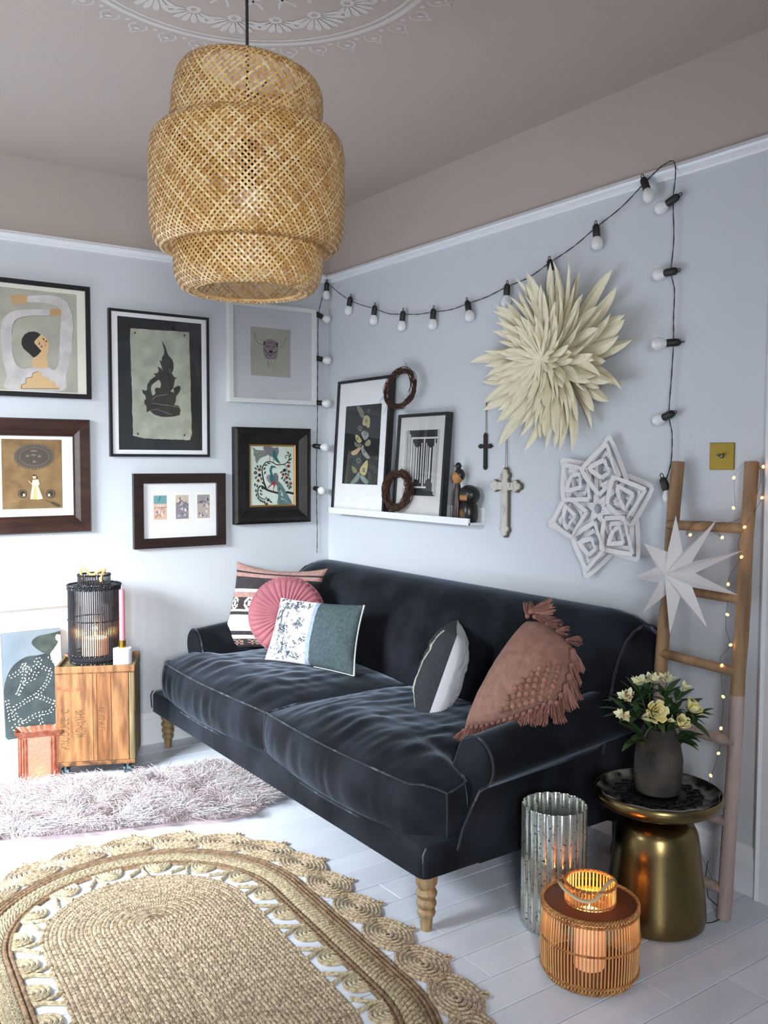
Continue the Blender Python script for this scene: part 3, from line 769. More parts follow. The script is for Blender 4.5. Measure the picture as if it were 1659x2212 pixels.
for ln, w_, c in (([(670, 690), (780, 668), (890, 700)], 9, '#6b4347'), ([(660, 725), (780, 700), (900, 735)], 12, '#5b3a40'), ([(645, 800), (720, 890), (770, 930), (830, 890), (900, 850)], 14, '#2e2426'), ([(780, 640), (780, 720)], 5, '#4a3436'),
                 ([(690, 900), (720, 970), (770, 985), (775, 930)], 9, '#4a2f34'), ([(860, 900), (860, 980), (790, 985)], 9, '#4a2f34'), ([(750, 1000), (745, 1130)], 5, '#6a625a'), ([(800, 1000), (785, 1130)], 5, '#6a625a'), ([(640, 830), (655, 910), (700, 980), (720, 1050), (740, 1140)], 6, '#4a4440'), ([(920, 800), (900, 930), (850, 1060), (815, 1140)], 6, '#5a544e'), ([(835, 1155), (870, 1145), (930, 1155)], 4, '#77706a')): A.line(ln, w_, c, curve=True)
for c in ((655, 710), (905, 735)): A.ell(c, 18, 45, '#4a2226')
A.ell((780, 860), 40, 26, '#2a2022').ell((715, 765), 40, 22, '#6f5f64').ell((840, 775), 36, 22, '#6f5f64')
A.build(t)

# 4: wide walnut frame with a court painting (left, lower)
t, art = picture('framed_painting', 'wide walnut frame with a gold miniature of a lady in a pale dress', (-1.905, -.001, 1.107), gx, gz, gn, .54, .540, .082, .030, m_walnut,
                 prof=[(0, 0), (0, .022), (.006, .030), (.05, .026), (.074, .020), (.076, .024), (.082, .024), (.082, 0)], recess=.012)
A = art(.137, .408, .117, .442, [(252, 522), (1060, 530), (1077, 1630), (263, 1640)])
A.poly([(252, 522), (1060, 530), (1077, 1630), (263, 1640)], mat('print_gold_ground', '#94774c', .7, c2='#765936', scale=14))
for i in range(34):
    a = 2*PI*i/34; A.ell((690+250*math.cos(a), 800+188*math.sin(a)), 26, 20, '#5d5449', a, 8, up=(i == 0))
A.ell((690, 800), 236, 176, '#54493f', n=30).ell((690, 800), 205, 150, '#6b5f52', n=30).ell((690, 800), 190, 136, '#4f453c', n=30)
for c, rx in (((600, 790), 26), ((680, 775), 36), ((760, 795), 26), ((690, 880), 24), ((685, 710), 50)): A.ell(c, rx, 14 if rx > 30 else 20, '#7d7060')
A.poly([(665, 1170), (745, 1165), (760, 1250), (740, 1260), (805, 1475), (740, 1488), (632, 1480), (660, 1260), (655, 1240)], '#d9d3bb').poly([(690, 1260), (715, 1260), (735, 1485), (670, 1485)], '#cbb878')
A.line([(668, 1245), (640, 1225), (610, 1180)], 13, '#c9b590').ell((690, 1125), 25, 32, '#cdb591').ell((688, 1098), 26, 12, '#2c2420').line([(715, 1110), (730, 1150)], 10, '#2c2420')
for c in ((530, 1390), (908, 1395)):
    A.ell(c, 60, 70, '#33291f')
    for i in range(16): A.ell((c[0]+44*math.cos(i*PI/8), c[1]+52*math.sin(i*PI/8)), 7, 7, '#8f7f5f', n=6, up=(i == 0))
    A.ell((c[0]+(18 if c[0] < 700 else -20), c[1]+22), 16, 24, '#d8cdb4')
for y_ in (1535, 1570, 1600): A.line([(370, y_+10), (600, y_-8), (800, y_+4), (1010, y_)], 6, '#7a6644', curve=True)
A.line([(840, 1500), (930, 1540), (1030, 1600)], [10, 46, 26], '#4f3f2c', curve=True)
A.build(t)

# 5: landscape frame with three small cards
t, art = picture('framed_cards', 'landscape dark brown frame with three small illustrated cards in a row', (-1.153, -.001, 1.007), gx, gz, gn, .498, .379, .050, .026, m_brownf, recess=.012)
for i, (u0, cols) in enumerate(((.108, ('#6fa3a6', '#dcb9a6', '#cfa999')), (.226, ('#cbb7a6', '#8f8794', '#b9b3b6')), (.344, ('#9a9697', '#b7a8a2', '#8a9089')))):
    A = art(u0-.012, u0+.080, .132, .282); A.poly([(0, 0), (1, 0), (1, 1), (0, 1)], '#efece0')
    A.poly([(.12, .1), (.88, .1), (.88, .92), (.12, .92)], cols[1]).poly([(.12, .1), (.88, .1), (.88, .38), (.12, .38)], cols[0])
    for j in range(26):
        A.ell((random.uniform(.2, .8), random.uniform(.2 if i else .45, .86)), random.uniform(.03, .08), random.uniform(.02, .06), random.choice([cols[2], '#6d6470' if i else '#b98f80', '#e3d8d0']), random.uniform(0, 3), 6, up=(j % 6 == 0))
    if i: A.line([(.15, .4), (.45, .3), (.86, .44)], .03, '#5c5560')
    else: A.line([(.12, .52), (.88, .5)], .02, '#a77b6c').line([(.5, .14), (.4, .3)], .05, '#44787e')
    A.build(t, 'card')

# 6: heavy black frame, two peacocks on a flowering branch
t, art = picture('framed_painting', 'heavy black moulded frame with gold slip around two peacocks on a branch', (-.606, -.001, 1.110), gx, gz, gn, .468, .522, .092, .045, m_blackw,
                 prof=[(0, 0), (0, .034), (.008, .040), (.014, .044), (.03, .045), (.05, .030), (.070, .020), (.084, .022), (.092, .022), (.092, 0)], recess=.030, board=m_blackw, glazed=False)
O6 = V(-.606, -.001, 1.110)
frame_sides(O6+gx*.092+gz*.092, gx, gz, gn, .284, .338, [(0, 0), (0, .024), (.009, .020), (.009, 0)], 'gold_slip', mat('gilt_slip', '#a07a44', .4, .6), t)
A = art(.101, .367, .101, .421, [(345, 560), (1185, 570), (1190, 1765), (355, 1795)])
A.N = gn; A.O += gn*.004
A.poly([(345, 560), (1185, 570), (1190, 1765), (355, 1795)], mat('print_pale_tiles', '#cfd8cb', .6, c2='#bcc9bc', scale=6))
for y_ in range(640, 1760, 122): A.line([(350, y_), (1188, y_)], 2.5, '#a9b7ab', up=(y_ == 640))
br = '#17191a'; gr = '#1d3634'
A.line([(660, 1450), (620, 1330), (590, 1180), (580, 1050), (620, 930), (700, 880), (780, 900), (860, 945), (980, 940), (1060, 900), (1105, 820), (1090, 755), (1040, 755), (1030, 800), (1060, 810)], [34, 26, 22, 20, 20, 20, 20, 20, 18, 18, 16, 14, 12, 12, 10], br, curve=True)
A.line([(980, 940), (1040, 970), (1062, 1090)], [14, 10, 6], br, curve=True)
A.line([(1190, 1545), (1050, 1520), (960, 1560), (860, 1530), (720, 1490), (640, 1450), (570, 1390), (510, 1430), (495, 1530), (530, 1620), (620, 1665), (665, 1640), (645, 1620)], [46, 44, 40, 40, 40, 36, 28, 22, 20, 18, 16, 14, 10], br, curve=True)
A.smooth([(385, 585), (480, 640), (640, 655), (700, 700), (660, 760), (560, 800), (500, 870), (485, 925), (450, 870), (440, 790), (410, 740), (415, 660)], '#6f736c')
for i in range(12): A.ell((random.uniform(430, 640), random.uniform(660, 760)), 10, 8, '#9a9c92', n=6, up=(i == 0))
A.smooth([(600, 580), (720, 560), (820, 600), (880, 580), (900, 680), (860, 780), (780, 790), (690, 740), (640, 690)], '#6c6a70').smooth([(790, 640), (840, 680), (870, 800), (920, 900), (935, 935), (880, 900), (810, 830), (785, 740)], '#24605f')
A.line([(715, 770), (730, 860), (760, 900)], 10, '#9a5a48').line([(795, 790), (800, 900)], 9, '#6a4a40').line([(900, 920), (935, 895)], 8, '#b9963e')
A.smooth([(800, 1150), (850, 1120), (890, 1190), (890, 1290), (940, 1380), (960, 1480), (900, 1420), (830, 1330)], '#6d6268').smooth([(670, 1180), (720, 1150), (740, 1250), (770, 1360), (700, 1310), (660, 1230)], '#8a8084')
A.smooth([(790, 970), (750, 970), (720, 1060), (735, 1140), (720, 1230), (745, 1310), (800, 1330), (820, 1240), (790, 1160), (765, 1090), (775, 1020), (830, 1010), (855, 1035), (825, 980)], '#1f6464')
A.smooth([(770, 1300), (830, 1290), (830, 1370), (790, 1470), (800, 1380), (760, 1370), (690, 1440), (700, 1400), (760, 1340)], '#8f2f3a').line([(690, 1430), (680, 1500)], 10, '#8f2f3a').line([(800, 1460), (785, 1510)], 10, '#8f2f3a')
A.smooth([(880, 1300), (960, 1370), (1050, 1540), (1150, 1735), (1110, 1760), (885, 1768), (890, 1600), (870, 1450)], '#55706e')
for i in range(26):
    t_ = random.uniform(.1, 1); A.ell((900+110*t_+random.uniform(-80, 80)*t_, 1400+330*t_), 11, 16, '#a9bcb4', n=7, up=(i == 0))
for i, (x, y_, a) in enumerate([(485, 985, 1.5), (545, 985, 1.3), (450, 1030, .9), (620, 1030, -1.0), (645, 955, -.2), (700, 915, .2), (630, 1115, -1.2), (455, 1215, -1.1), (560, 1240, 1.1), (435, 1365, 1.7), (480, 1390, 1.6), (590, 1330, .9), (580, 1440, .9), (550, 1490, 1.0), (555, 1560, .8), (455, 1490, 1.5), (465, 1580, 1.6), (500, 1645, 1.3), (540, 1690, 1.2), (580, 1710, 1.0), (622, 1725, 1.5), (745, 1720, .8),
                              (1080, 700, 1.0), (1120, 750, 1.7), (1120, 835, -.8), (1095, 905, .1), (950, 1100, -.7), (965, 1220, -1.1), (1005, 1265, -1.2), (1080, 1155, 1.1), (1035, 1140, 1.6), (1110, 1240, 1.2), (1100, 1430, 1.5), (1130, 1405, 1.2), (1075, 1380, -1.1)]): A.leaf((x, y_), 78, 30, a, gr, up=(i == 0))
for i, (x, y_, c) in enumerate([(445, 1115, '#5a3a40'), (520, 1050, '#a06a60'), (525, 1165, '#3a4a58'), (500, 1280, '#c67c62'), (1085, 975, '#b87264'), (1008, 1062, '#26302e'), (985, 1150, '#c67c72'), (1050, 1215, '#b0626a'), (1095, 1090, '#a9a690'), (1052, 1315, '#6a6478'), (1128, 1335, '#c68a7a'), (695, 1680, '#5a6a78'), (660, 1765, '#b87264')]):
    for j in range(6): A.ell((x+18*math.cos(j*PI/3), y_+20*math.sin(j*PI/3)), 17, 17, c, n=8, up=(i == 0 and j == 0))
    A.ell((x, y_), 9, 9, '#e0cfb8', n=7, up=(i == 0))
A.build(t)

# ---------------------------------------------------------------- picture ledge and what stands on it
ledge = thing('picture_ledge', 'white picture ledge on the right wall above the sofa', 'shelf', (0, -.76, 1.165))
mb = MB(); mb.bx(-.10, 0, -1.352, -.165, 1.165, 1.177).build('shelf_board', m_trim, ledge, smooth=False, bevel=.0015)
MB().bx(-.012, 0, -1.352, -.165, 1.177, 1.243).build('back_rail', m_trim, ledge, smooth=False, bevel=.0015)
MB().bx(-.102, -.090, -1.352, -.165, 1.165, 1.197).build('front_lip', m_trim, ledge, smooth=False, bevel=.0015)
def lean(y0, y1, h, xb, xt):
    W = V(xt-xb, 0, math.sqrt(h*h-(xt-xb)**2)).normalized(); U = V(0, -1, 0); Nn = U.cross(W)   # faces the room (-x)
    if Nn.x > 0: Nn = -Nn
    return U, W, Nn
U, W, Nn = lean(-.157, -.665, .71, -.050, -.003)
t, art = picture('framed_print', 'tall black frame on the ledge, dark botanical orchid print in a white mat', (-.050, -.160, 1.1775), U, W, Nn, .505, .712, .015, .034, m_black, recess=.006)
A = art(.085, .425, .150, .572, [(185, 500), (785, 432), (668, 1808), (88, 1780)])
A.poly([(185, 500), (785, 432), (668, 1808), (88, 1780)], mat('print_night', '#14181b', .8, c2='#1d2225', scale=4))
A.poly([(205, 1265), (690, 1370), (650, 1800), (115, 1780)], '#2b302e').line([(215, 1245), (420, 1290), (690, 1365)], 12, '#4a3f36')
ob, og = '#8f9391', '#b3aa7c'
for pts, c in (([(355, 495), (420, 500), (470, 580), (480, 660), (440, 690), (400, 620)], '#6f7067'), ([(470, 680), (520, 640), (575, 690), (560, 850), (500, 820), (450, 800)], '#a49c74'), ([(330, 970), (390, 1000), (430, 1080), (380, 1110), (335, 1060)], og),
               ([(310, 1090), (370, 1120), (430, 1130), (380, 1190), (320, 1160)], '#6c7058'), ([(480, 1120), (540, 1050), (580, 1080), (560, 1150), (500, 1160)], '#8c8a68'), ([(430, 930), (490, 905), (545, 950), (535, 1020), (480, 1060), (440, 1000)], ob),
               ([(450, 1140), (480, 1220), (560, 1355), (500, 1365), (440, 1290), (415, 1200)], ob), ([(410, 1180), (320, 1220), (250, 1270), (280, 1315), (350, 1290), (400, 1230)], '#b49f80'), ([(255, 1490), (330, 1540), (340, 1590), (280, 1605)], '#7f7c58'),
               ([(515, 1395), (520, 1500), (480, 1640), (410, 1630), (385, 1560), (430, 1480)], '#b8ac7a'), ([(375, 1590), (300, 1680), (225, 1780), (320, 1770), (380, 1680)], '#7b8683'), ([(390, 1650), (460, 1670), (525, 1760), (480, 1790), (420, 1740)], '#7f8c8a')): A.smooth(pts, c)
for c, r1 in (((410, 865), 34), ((372, 1405), 34), ((565, 560), 20)): A.ell(c, r1, r1*1.35, '#6c716d').ell(c, r1*.45, r1*.7, '#15191b')
for c, rx, ry in (((500, 950), 22, 34), ((470, 1230), 14, 46), ((455, 1560), 18, 36), ((520, 740), 16, 30), ((365, 1040), 12, 22)): A.ell(c, rx, ry, '#3a3c38').ell(c, rx*.4, ry*.5, '#c9c2a4')
A.build(t)
U, W, Nn = lean(-.737, -1.135, .5, -.050, -.012)
t, art = picture('framed_print', 'smaller black frame on the ledge, black and white vertical stripe print', (-.050, -.742, 1.1775), U, W, Nn, .392, .505, .015, .034, m_black, recess=.006, board=flat('#c7c5c3'))
A = art(.062, .332, .105, .425, [(175, 365), (790, 315), (635, 1600), (10, 1580)])
A.poly([(175, 365), (790, 315), (635, 1600), (10, 1580)], '#a9a7a5').poly([(215, 352), (747, 320), (600, 1588), (70, 1580)], '#1c1d1f')
wl = '#c5c3c1'
def L2(x, v): # column position: x at the slanting grid
    return (x-(v-320)*.117, v)
A.line([L2(285, 500), L2(760, 470)], 34, wl).line([L2(120, 1420), L2(590, 1420)], 34, wl)
for x, a, b in ((237, 370, 1400), (262, 430, 1330), (295, 490, 1250), (330, 590, 1400), (352, 640, 1330), (390, 665, 1270), (432, 645, 1280), (478, 580, 1340), (520, 500, 1420), (562, 580, 1340), (592, 635, 1280), (635, 660, 1250), (690, 630, 1330), (735, 575, 1560), (712, 500, 1500)):
    A.line([L2(x, a), L2(x, b)], 17 if x not in (390, 635, 295) else 30, wl, up=(x == 237))
A.line([(300, 1650), (345, 1655)], 5, '#77736f')
A.build(t)
def wreath(name, label, c, U, W, R, thick, n, loose, kx=1.0, ll=.05):
    t = thing(name, label, 'wreath', c); c = Vector(c); U = Vector(U).normalized(); W = Vector(W).normalized(); Nn = U.cross(W)
    mb = MB()
    for i in range(n):
        ph = random.uniform(0, 2*PI); w1, w2 = random.uniform(2, 5), random.uniform(2, 5); r0 = random.uniform(-thick, thick)*.6; z0 = random.uniform(-thick, thick)*.6
        pts = []; span = random.uniform(1.3, 2.1)*PI
        for a in np.linspace(0, span, 34):
            r = R+r0+thick*.5*math.sin(w1*a+ph); z = z0+thick*.5*math.cos(w2*a+ph)
            pts.append(c+(U*kx*math.cos(a+ph)+W*math.sin(a+ph))*r+Nn*z)
        mb.tube(pts, random.uniform(.0012, .0026), 5)
    mb.build('woven_vine', m_twig, t)
    mb = MB()
    for i in range(loose):
        a = random.uniform(0, 2*PI); p = c+(U*kx*math.cos(a)+W*math.sin(a))*(R+thick*.4); d = (U*math.cos(a+random.uniform(.3, 1.3))+W*math.sin(a+random.uniform(.3, 1.3))); l = random.uniform(.012, ll)
        mb.tube([p, p+d*l*.5+Nn*random.uniform(-.006, .006), p+d*l], [.0012, .001, .0006], 4)
    mb.build('stray_twig', m_twig, t)
wreath('twig_wreath', 'thin twig wreath hooked over the corner of the taller ledge frame', (-.060, -.772, 1.812), (0, -1, .05), (.10, 0, 1), .090, .016, 24, 16, 1.30, .09)
wreath('twig_wreath', 'thick twig wreath propped between the two ledge frames', (-.094, -.800, 1.309), (0, -1, 0), (.12, 0, 1), .087, .018, 46, 12, 1.12)
# wooden dolls
d1 = thing('wooden_doll', 'tall slim wooden doll with a black topknot beside the striped print', 'doll', (-.050, -1.215, 1.178))
mk = mat('doll_dark_lacquer', '#1d100d', .35, c2='#3a1512', scale=24); mf = mat('doll_face_wood', '#b07a45', .5)
MB().lathe([(0, 1.178), (.024, 1.178), (.026, 1.19), (.022, 1.26), (.0175, 1.32), (.012, 1.350), (0, 1.352)], (-.050, -1.215, 0), 24).build('doll_body', mk, d1)
MB().sphere((-.052, -1.215, 1.378), .0265, 20, 14, (.95, 1, 1.15)).build('doll_head', mf, d1)
h = MB().sphere((-.043, -1.219, 1.389), .0275, 20, 14, (.95, 1, 1.08)); h.sphere((-.048, -1.217, 1.430), .0145, 16, 10, (1, 1, 1.2)); h.build('doll_hair', m_black, d1)
MB().tube([(-.055, -1.19, 1.432), (-.055, -1.252, 1.430)], .0016, 6).build('hair_pin', m_black, d1)
MB().box((-.0785, -1.206, 1.374), (.001, .006, .0016)).box((-.0785, -1.224, 1.374), (.001, .006, .0016)).box((-.0778, -1.215, 1.362), (.001, .004, .002)).build('doll_features', m_black, d1)
d2 = thing('wooden_doll', 'stout round-headed wooden doll with a gold flower motif on the ledge end', 'doll', (-.055, -1.300, 1.178))
MB().lathe([(0, 1.178), (.035, 1.178), (.041, 1.19), (.043, 1.22), (.040, 1.25), (.028, 1.272), (0, 1.275)], (-.055, -1.300, 0), 28).build('doll_body', mat('doll_black_lacquer', '#15110f', .3), d2)
MB().sphere((-.052, -1.300, 1.300), .053, 26, 16, (.85, 1, .86)).build('doll_head', m_black, d2)
fm = MB()
for a in np.linspace(-.42, .42, 9)[:-1]:
    for z0, z1 in ((1.277, 1.300),):
        b = a+.105; p = lambda q, z: (-.052-.0462*math.cos(q+.15), -1.300-.0545*math.sin(q+.15), z)
        fm.add([p(a, z0), p(b, z0), p(b, z1), p(a, z1)], [(0, 1, 2, 3)])
fm.build('doll_face', mf, d2, solid=.001)
gm = MB()
for j in range(7):
    c = (-1.300+.010*math.cos(j*.9), 1.218+.011*math.sin(j*.9))
    gm.tube([(-.055-math.sqrt(max(0, .0425**2-(c[0]+.0075*math.cos(a)+1.3)**2))-.0005, c[0]+.0075*math.cos(a), c[1]+.0075*math.sin(a)) for a in np.linspace(0, 2*PI, 12, endpoint=False)], .0007, 4, closed=True)
gm.build('gold_motif', mat('doll_gold', '#a8783a', .4, .5), d2)

# ---------------------------------------------------------------- crosses
def cross_poly(mb, x0, x1, yc, z0, z1, ya, za, aw, bar, lobe, n=8):
    """trefoil-ended cross outline in the wall plane extruded from x0 to x1"""
    def disc(y, z, r, k=[0]):
        k[0] += 1; e = .00004*(k[0] % 7); n_ = 20
        vs = [(x, -(y+r*math.cos(2*PI*i/n_)), z+r*math.sin(2*PI*i/n_)) for x in (x0-e, x1) for i in range(n_)]
        mb.add(vs, [tuple(range(n_)), tuple(range(2*n_-1, n_-1, -1))]+[(i, (i+1) % n_, n_+(i+1) % n_, n_+i) for i in range(n_)])
    hb = bar/2
    mb.bx(x0, x1, -(yc+hb), -(yc-hb), z0+lobe, z1-lobe); mb.bx(x0-.00002, x1, -(ya+aw/2-lobe), -(ya-aw/2+lobe), za-hb, za+hb)
    for cy_, cz_, ux, uz in ((yc, z1, 0, 1), (yc, z0, 0, -1), (ya+aw/2, za, 1, 0), (ya-aw/2, za, -1, 0)):
        disc(cy_-ux*lobe*.72, cz_-uz*lobe*.72, lobe*.72)
        for sg in (1, -1): disc(cy_-ux*lobe*1.55+uz*sg*lobe*.62, cz_-uz*lobe*1.55+ux*sg*lobe*.62, lobe*.62)
c1 = thing('wall_cross', 'small black iron cross hanging on the wall beside the ledge', 'cross', (0, -1.357, 1.414))
mb = MB(); cross_poly(mb, -.013, -.003, 1.357, 1.414, 1.580, 1.357, 1.520, .090, .018, .0085); mb.build('cross_body', mat('dark_iron', '#17100f', .6), c1, smooth=False, bevel=.001)
MB().tube([(-.004, -1.353, 1.575), (-.004, -1.355, 1.735)], .0011, 5).tube([(-.004, -1.361, 1.575), (-.004, -1.357, 1.735)], .0011, 5).build('hanging_cord', mat('jute_cord', '#6d5e47', .8), c1)
c2_ = thing('wall_cross', 'larger distressed white wooden cross hanging below the paper flower', 'cross', (0, -1.497, 1.120))
mw_ = mat('distressed_white', '#c9c5bb', .8, c2='#8d8478', scale=26, stretch=(1, 4, .6), ramp=(.52, .72)); me_ = mat('distressed_edge', '#6b6257', .8)
mb = MB(); cross_poly(mb, -.014, -.002, 1.497, 1.118, 1.427, 1.497, 1.345, .204, .042, .0225); mb.build('back_layer', me_, c2_, smooth=False)
mb = MB(); cross_poly(mb, -.024, -.014, 1.497, 1.126, 1.419, 1.497, 1.345, .192, .034, .0205); mb.build('front_layer', mw_, c2_, smooth=False, bevel=.002)
MB().tube([(-.008, -1.489, 1.42), (-.008, -1.493, 1.60)], .0012, 5).tube([(-.008, -1.503, 1.42), (-.008, -1.497, 1.60)], .0012, 5).build('hanging_cord', MC['jute_cord'], c2_)

# ---------------------------------------------------------------- brass toggle plate
sw = thing('light_switch', 'square brass switch plate with one toggle above the ladder', 'switch', (0, -2.558, 1.425))
MB().bx(-.005, 0, -2.605, -2.511, 1.425, 1.517).build('plate', m_brassp, sw, smooth=False, bevel=.0015)
MB().sphere((-.007, -2.558, 1.472), .008).tube([(-.006, -2.558, 1.472), (-.026, -2.555, 1.477)], [.004, .0055], 10).build('toggle', m_steel, sw)

# ---------------------------------------------------------------- big cream paper flower
jj = thing('paper_flower', 'big cream feather-petal paper flower on the right wall', 'wall decoration', (0, -1.80, 1.86))
def petal_mesh(L, Wd, curl, twist, tipb):
    mb = MB(); n = 11; vs = []
    for i in range(n+1):
        t_ = i/n; w_ = Wd*(.16+1.5*t_**.9*(1-t_)**.62 if t_ < .999 else 0)
        w_ = Wd*(.13*(1-t_)+.95*math.sin(PI*min(1, t_**.85)*.98)**.8*(.45+.55*t_)) if t_ < 1 else 0
        x = L*t_; y = tipb*L*t_**4; z = curl*L*(t_**2.2) - .02*L*math.sin(PI*t_)
        for s_ in (-1, 0, 1):
            a = twist*t_*t_; yy = s_*w_/2; fold = -abs(s_)*w_*.20
            vs.append((x, y+yy*math.cos(a)-fold*math.sin(a), z+fold*math.cos(a)+yy*math.sin(a)))
    fs = []
    for i in range(n):
        for k in (0, 1): fs.append((3*i+k, 3*i+k+1, 3*i+k+4, 3*i+k+3))
    mb.add(vs, fs); return mb
pm_ = []
for i in range(7):
    o = petal_mesh(1, random.uniform(.15, .19), random.uniform(-.02, .14), random.uniform(-.9, .9), random.choice([-1, 1])*random.uniform(.02, .12)).build('petal', m_juju, jj, local=True); pm_.append(o)
J0 = V(-.006, -1.800, 1.862); used = set()
layers = [(.455, 30, .012, .10), (.41, 30, .025, .19), (.36, 30, .04, .28), (.305, 30, .055, .38), (.245, 28, .07, .50), (.185, 24, .085, .62), (.13, 18, .098, .75)]
for li, (r, n, off, tiltv) in enumerate(layers):
    for i in range(n):
        a = 2*PI*(i+random.uniform(-.3, .3)+.5*(li % 2))/n
        rr = r*random.uniform(.80, 1.06)*(1-.10*abs(math.sin(a)))
        if math.sin(a) < 0 and math.cos(a) > .3: rr *= .95
        M = Matrix.Translation(J0-ORG[jj.name]+V(-off-.012, 0, 0)*1.0) @ Matrix(((0, 0, -1, 0), (-1, 0, 0, 0), (0, 1, 0, 0), (0, 0, 0, 1))) @ Matrix.Rotation(a, 4, 'Z') @ Matrix.Rotation(-tiltv*.42, 4, 'Y') @ Matrix.Rotation(random.uniform(-.5, .5), 4, 'X') @ Matrix.Diagonal((rr, rr*(1.0 if r > .3 else 1.25), rr, 1))
        src = random.choice(pm_)
        if src.name not in used: src.matrix_basis = M; used.add(src.name); continue
        inst(src, 'petal', jj, M)

# ---------------------------------------------------------------- white cut-paper snowflake
sn = thing('paper_snowflake', 'white cut-paper snowflake with six looped points below the paper flower', 'wall decoration', (0, -2.04, 1.0))
SC = V(-.035, -2.042, 1.270)
def arm_mesh():
    mb = MB(); L = .275
    for k in range(5):
        s_ = 1-k*.185; r0 = .022+k*.032; r1 = L-k*.030; mid = r0+(r1-r0)*.42; hw = .104*s_
        zz = (.020 if k % 2 else -.020)
        pth = []
        for sd in (1, -1):
            seg = []
            for t_ in np.linspace(0, 1, 9):     # base -> side -> tip
                if t_ < .5: q = t_/.5; u = r0+(mid-r0)*q; v = hw*(q**.95)
                else: q = (t_-.5)/.5; u = mid+(r1-mid)*q; v = hw*((1-q)**.92)
                seg.append((u, sd*v, zz*math.sin(PI*t_)*(1.2 if sd > 0 else .7)+(.006 if k % 2 else 0)))
            nr = [Vector((0, .55*sd*(-1 if k % 2 else 1)*math.sin(PI*t_), 1)).normalized() for t_ in np.linspace(0, 1, 9)]
            mb.ribbon(seg, nr, .0178*(1 if k < 4 else .8))
    return mb
am = arm_mesh().build('star_arm', m_paper, sn, local=True, smooth=True); am.name = 'looped_point'
M0 = Matrix.Translation(SC-ORG[sn.name]) @ Matrix(((0, 0, -1, 0), (-1, 0, 0, 0), (0, 1, 0, 0), (0, 0, 0, 1)))
for i in range(6):
    M = M0 @ Matrix.Rotation(math.radians(18+60*i+random.uniform(-3, 3)), 4, 'Z') @ Matrix.Rotation(random.uniform(-.06, .06), 4, 'X') @ Matrix.Diagonal((random.uniform(.96, 1.05), 1, 1, 1))
    if i == 0: am.matrix_basis = M
    else: inst(am, 'looped_point', sn, M)

# ---------------------------------------------------------------- ladder, paper star, fairy lights
ld = thing('wooden_ladder', 'rustic round-pole wooden ladder with pink-dipped feet leaning on the right wall', 'ladder', (-.216, -2.60, 0))
def pole(mb, a, b, r, wob=.004, n=22):
    a, b = Vector(a), Vector(b); pts = []
    for i in range(n+1):
        t_ = i/n; p = a.lerp(b, t_); p += Vector((noise.noise(p*3)*wob, noise.noise(p*3+Vector((5, 1, 2)))*wob*1.6, 0)); pts.append(p)
    mb.tube(pts, [r*(1+.06*noise.noise(p*9)) for p in pts], 14); return mb
RF, RT = V(-.216, -2.752, .0), V(-.034, -2.690, 1.452)
LF, LT = V(-.216, -2.440, .0), V(-.034, -2.404, 1.452)
for F_, T_ in ((RF, RT), (LF, LT)):
    mid = F_.lerp(T_, .70/1.452)
    rr = pole(MB(), mid, T_, .0225).build('rail', m_ladder, ld, bevel=0)
    pole(MB(), F_, mid, .0226).build('dipped_end', m_ladderp, rr)
at_ = lambda F_, T_, z: F_.lerp(T_, z/1.452)
for z in (1.232, 1.012, .786, .552, .300, .09):
    a, b_ = at_(LF, LT, z), at_(RF, RT, z)
    dz = {1.232: .004, 1.012: -.004, .786: -.012, .552: 0, .3: 0, .09: 0}[z]
    pole(MB(), a+V(-.020, .002, 0) if z > 1.1 else a+V(-.008, -.004, 0), b_+V(-.006, -.010, dz), .0165, .003, 10).build('rung', m_ladder if z > .70 else m_ladderp, ld)
# star
st = thing('paper_star', 'white folded paper star with nine points hanging on the ladder', 'wall decoration', (-.15, -2.505, .87))
C0 = V(-.222, -2.500, 1.077); Cb = V(-.128, -2.512, 1.076)
tips = [(-2.500, 1.273), (-2.655, 1.262), (-2.757, 1.176), (-2.740, 1.032), (-2.632, .910), (-2.486, .866), (-2.368, .920), (-2.325, 1.043), (-2.370, 1.168)]
tips3 = [V(-.168, y, z) for y, z in tips]
vals = []
for i in range(9):
    a, b_ = tips3[i], tips3[(i+1) % 9]; d = ((a+b_)/2-V(-.17, -2.503, 1.076)); d.x = 0; vals.append(V(-.168, -2.503, 1.076)+d.normalized()*.078)
for i in range(9):
    mb = MB(); v0, v1, T_ = vals[i-1], vals[i], tips3[i]
    mb.add([C0, v0, T_, v1, Cb], [(0, 1, 2), (0, 2, 3), (4, 2, 1), (4, 3, 2)])
    mb.build('star_point', m_paper, st, smooth=False)
MB().tube([(-.150, -2.532, 1.15), (-.122, -2.565, 1.20), (-.094, -2.60, 1.255), (-.052, -2.60, 1.258)], .0012, 5).build('hanging_ribbon', mat('pale_ribbon', '#d8cfc2', .6), st)
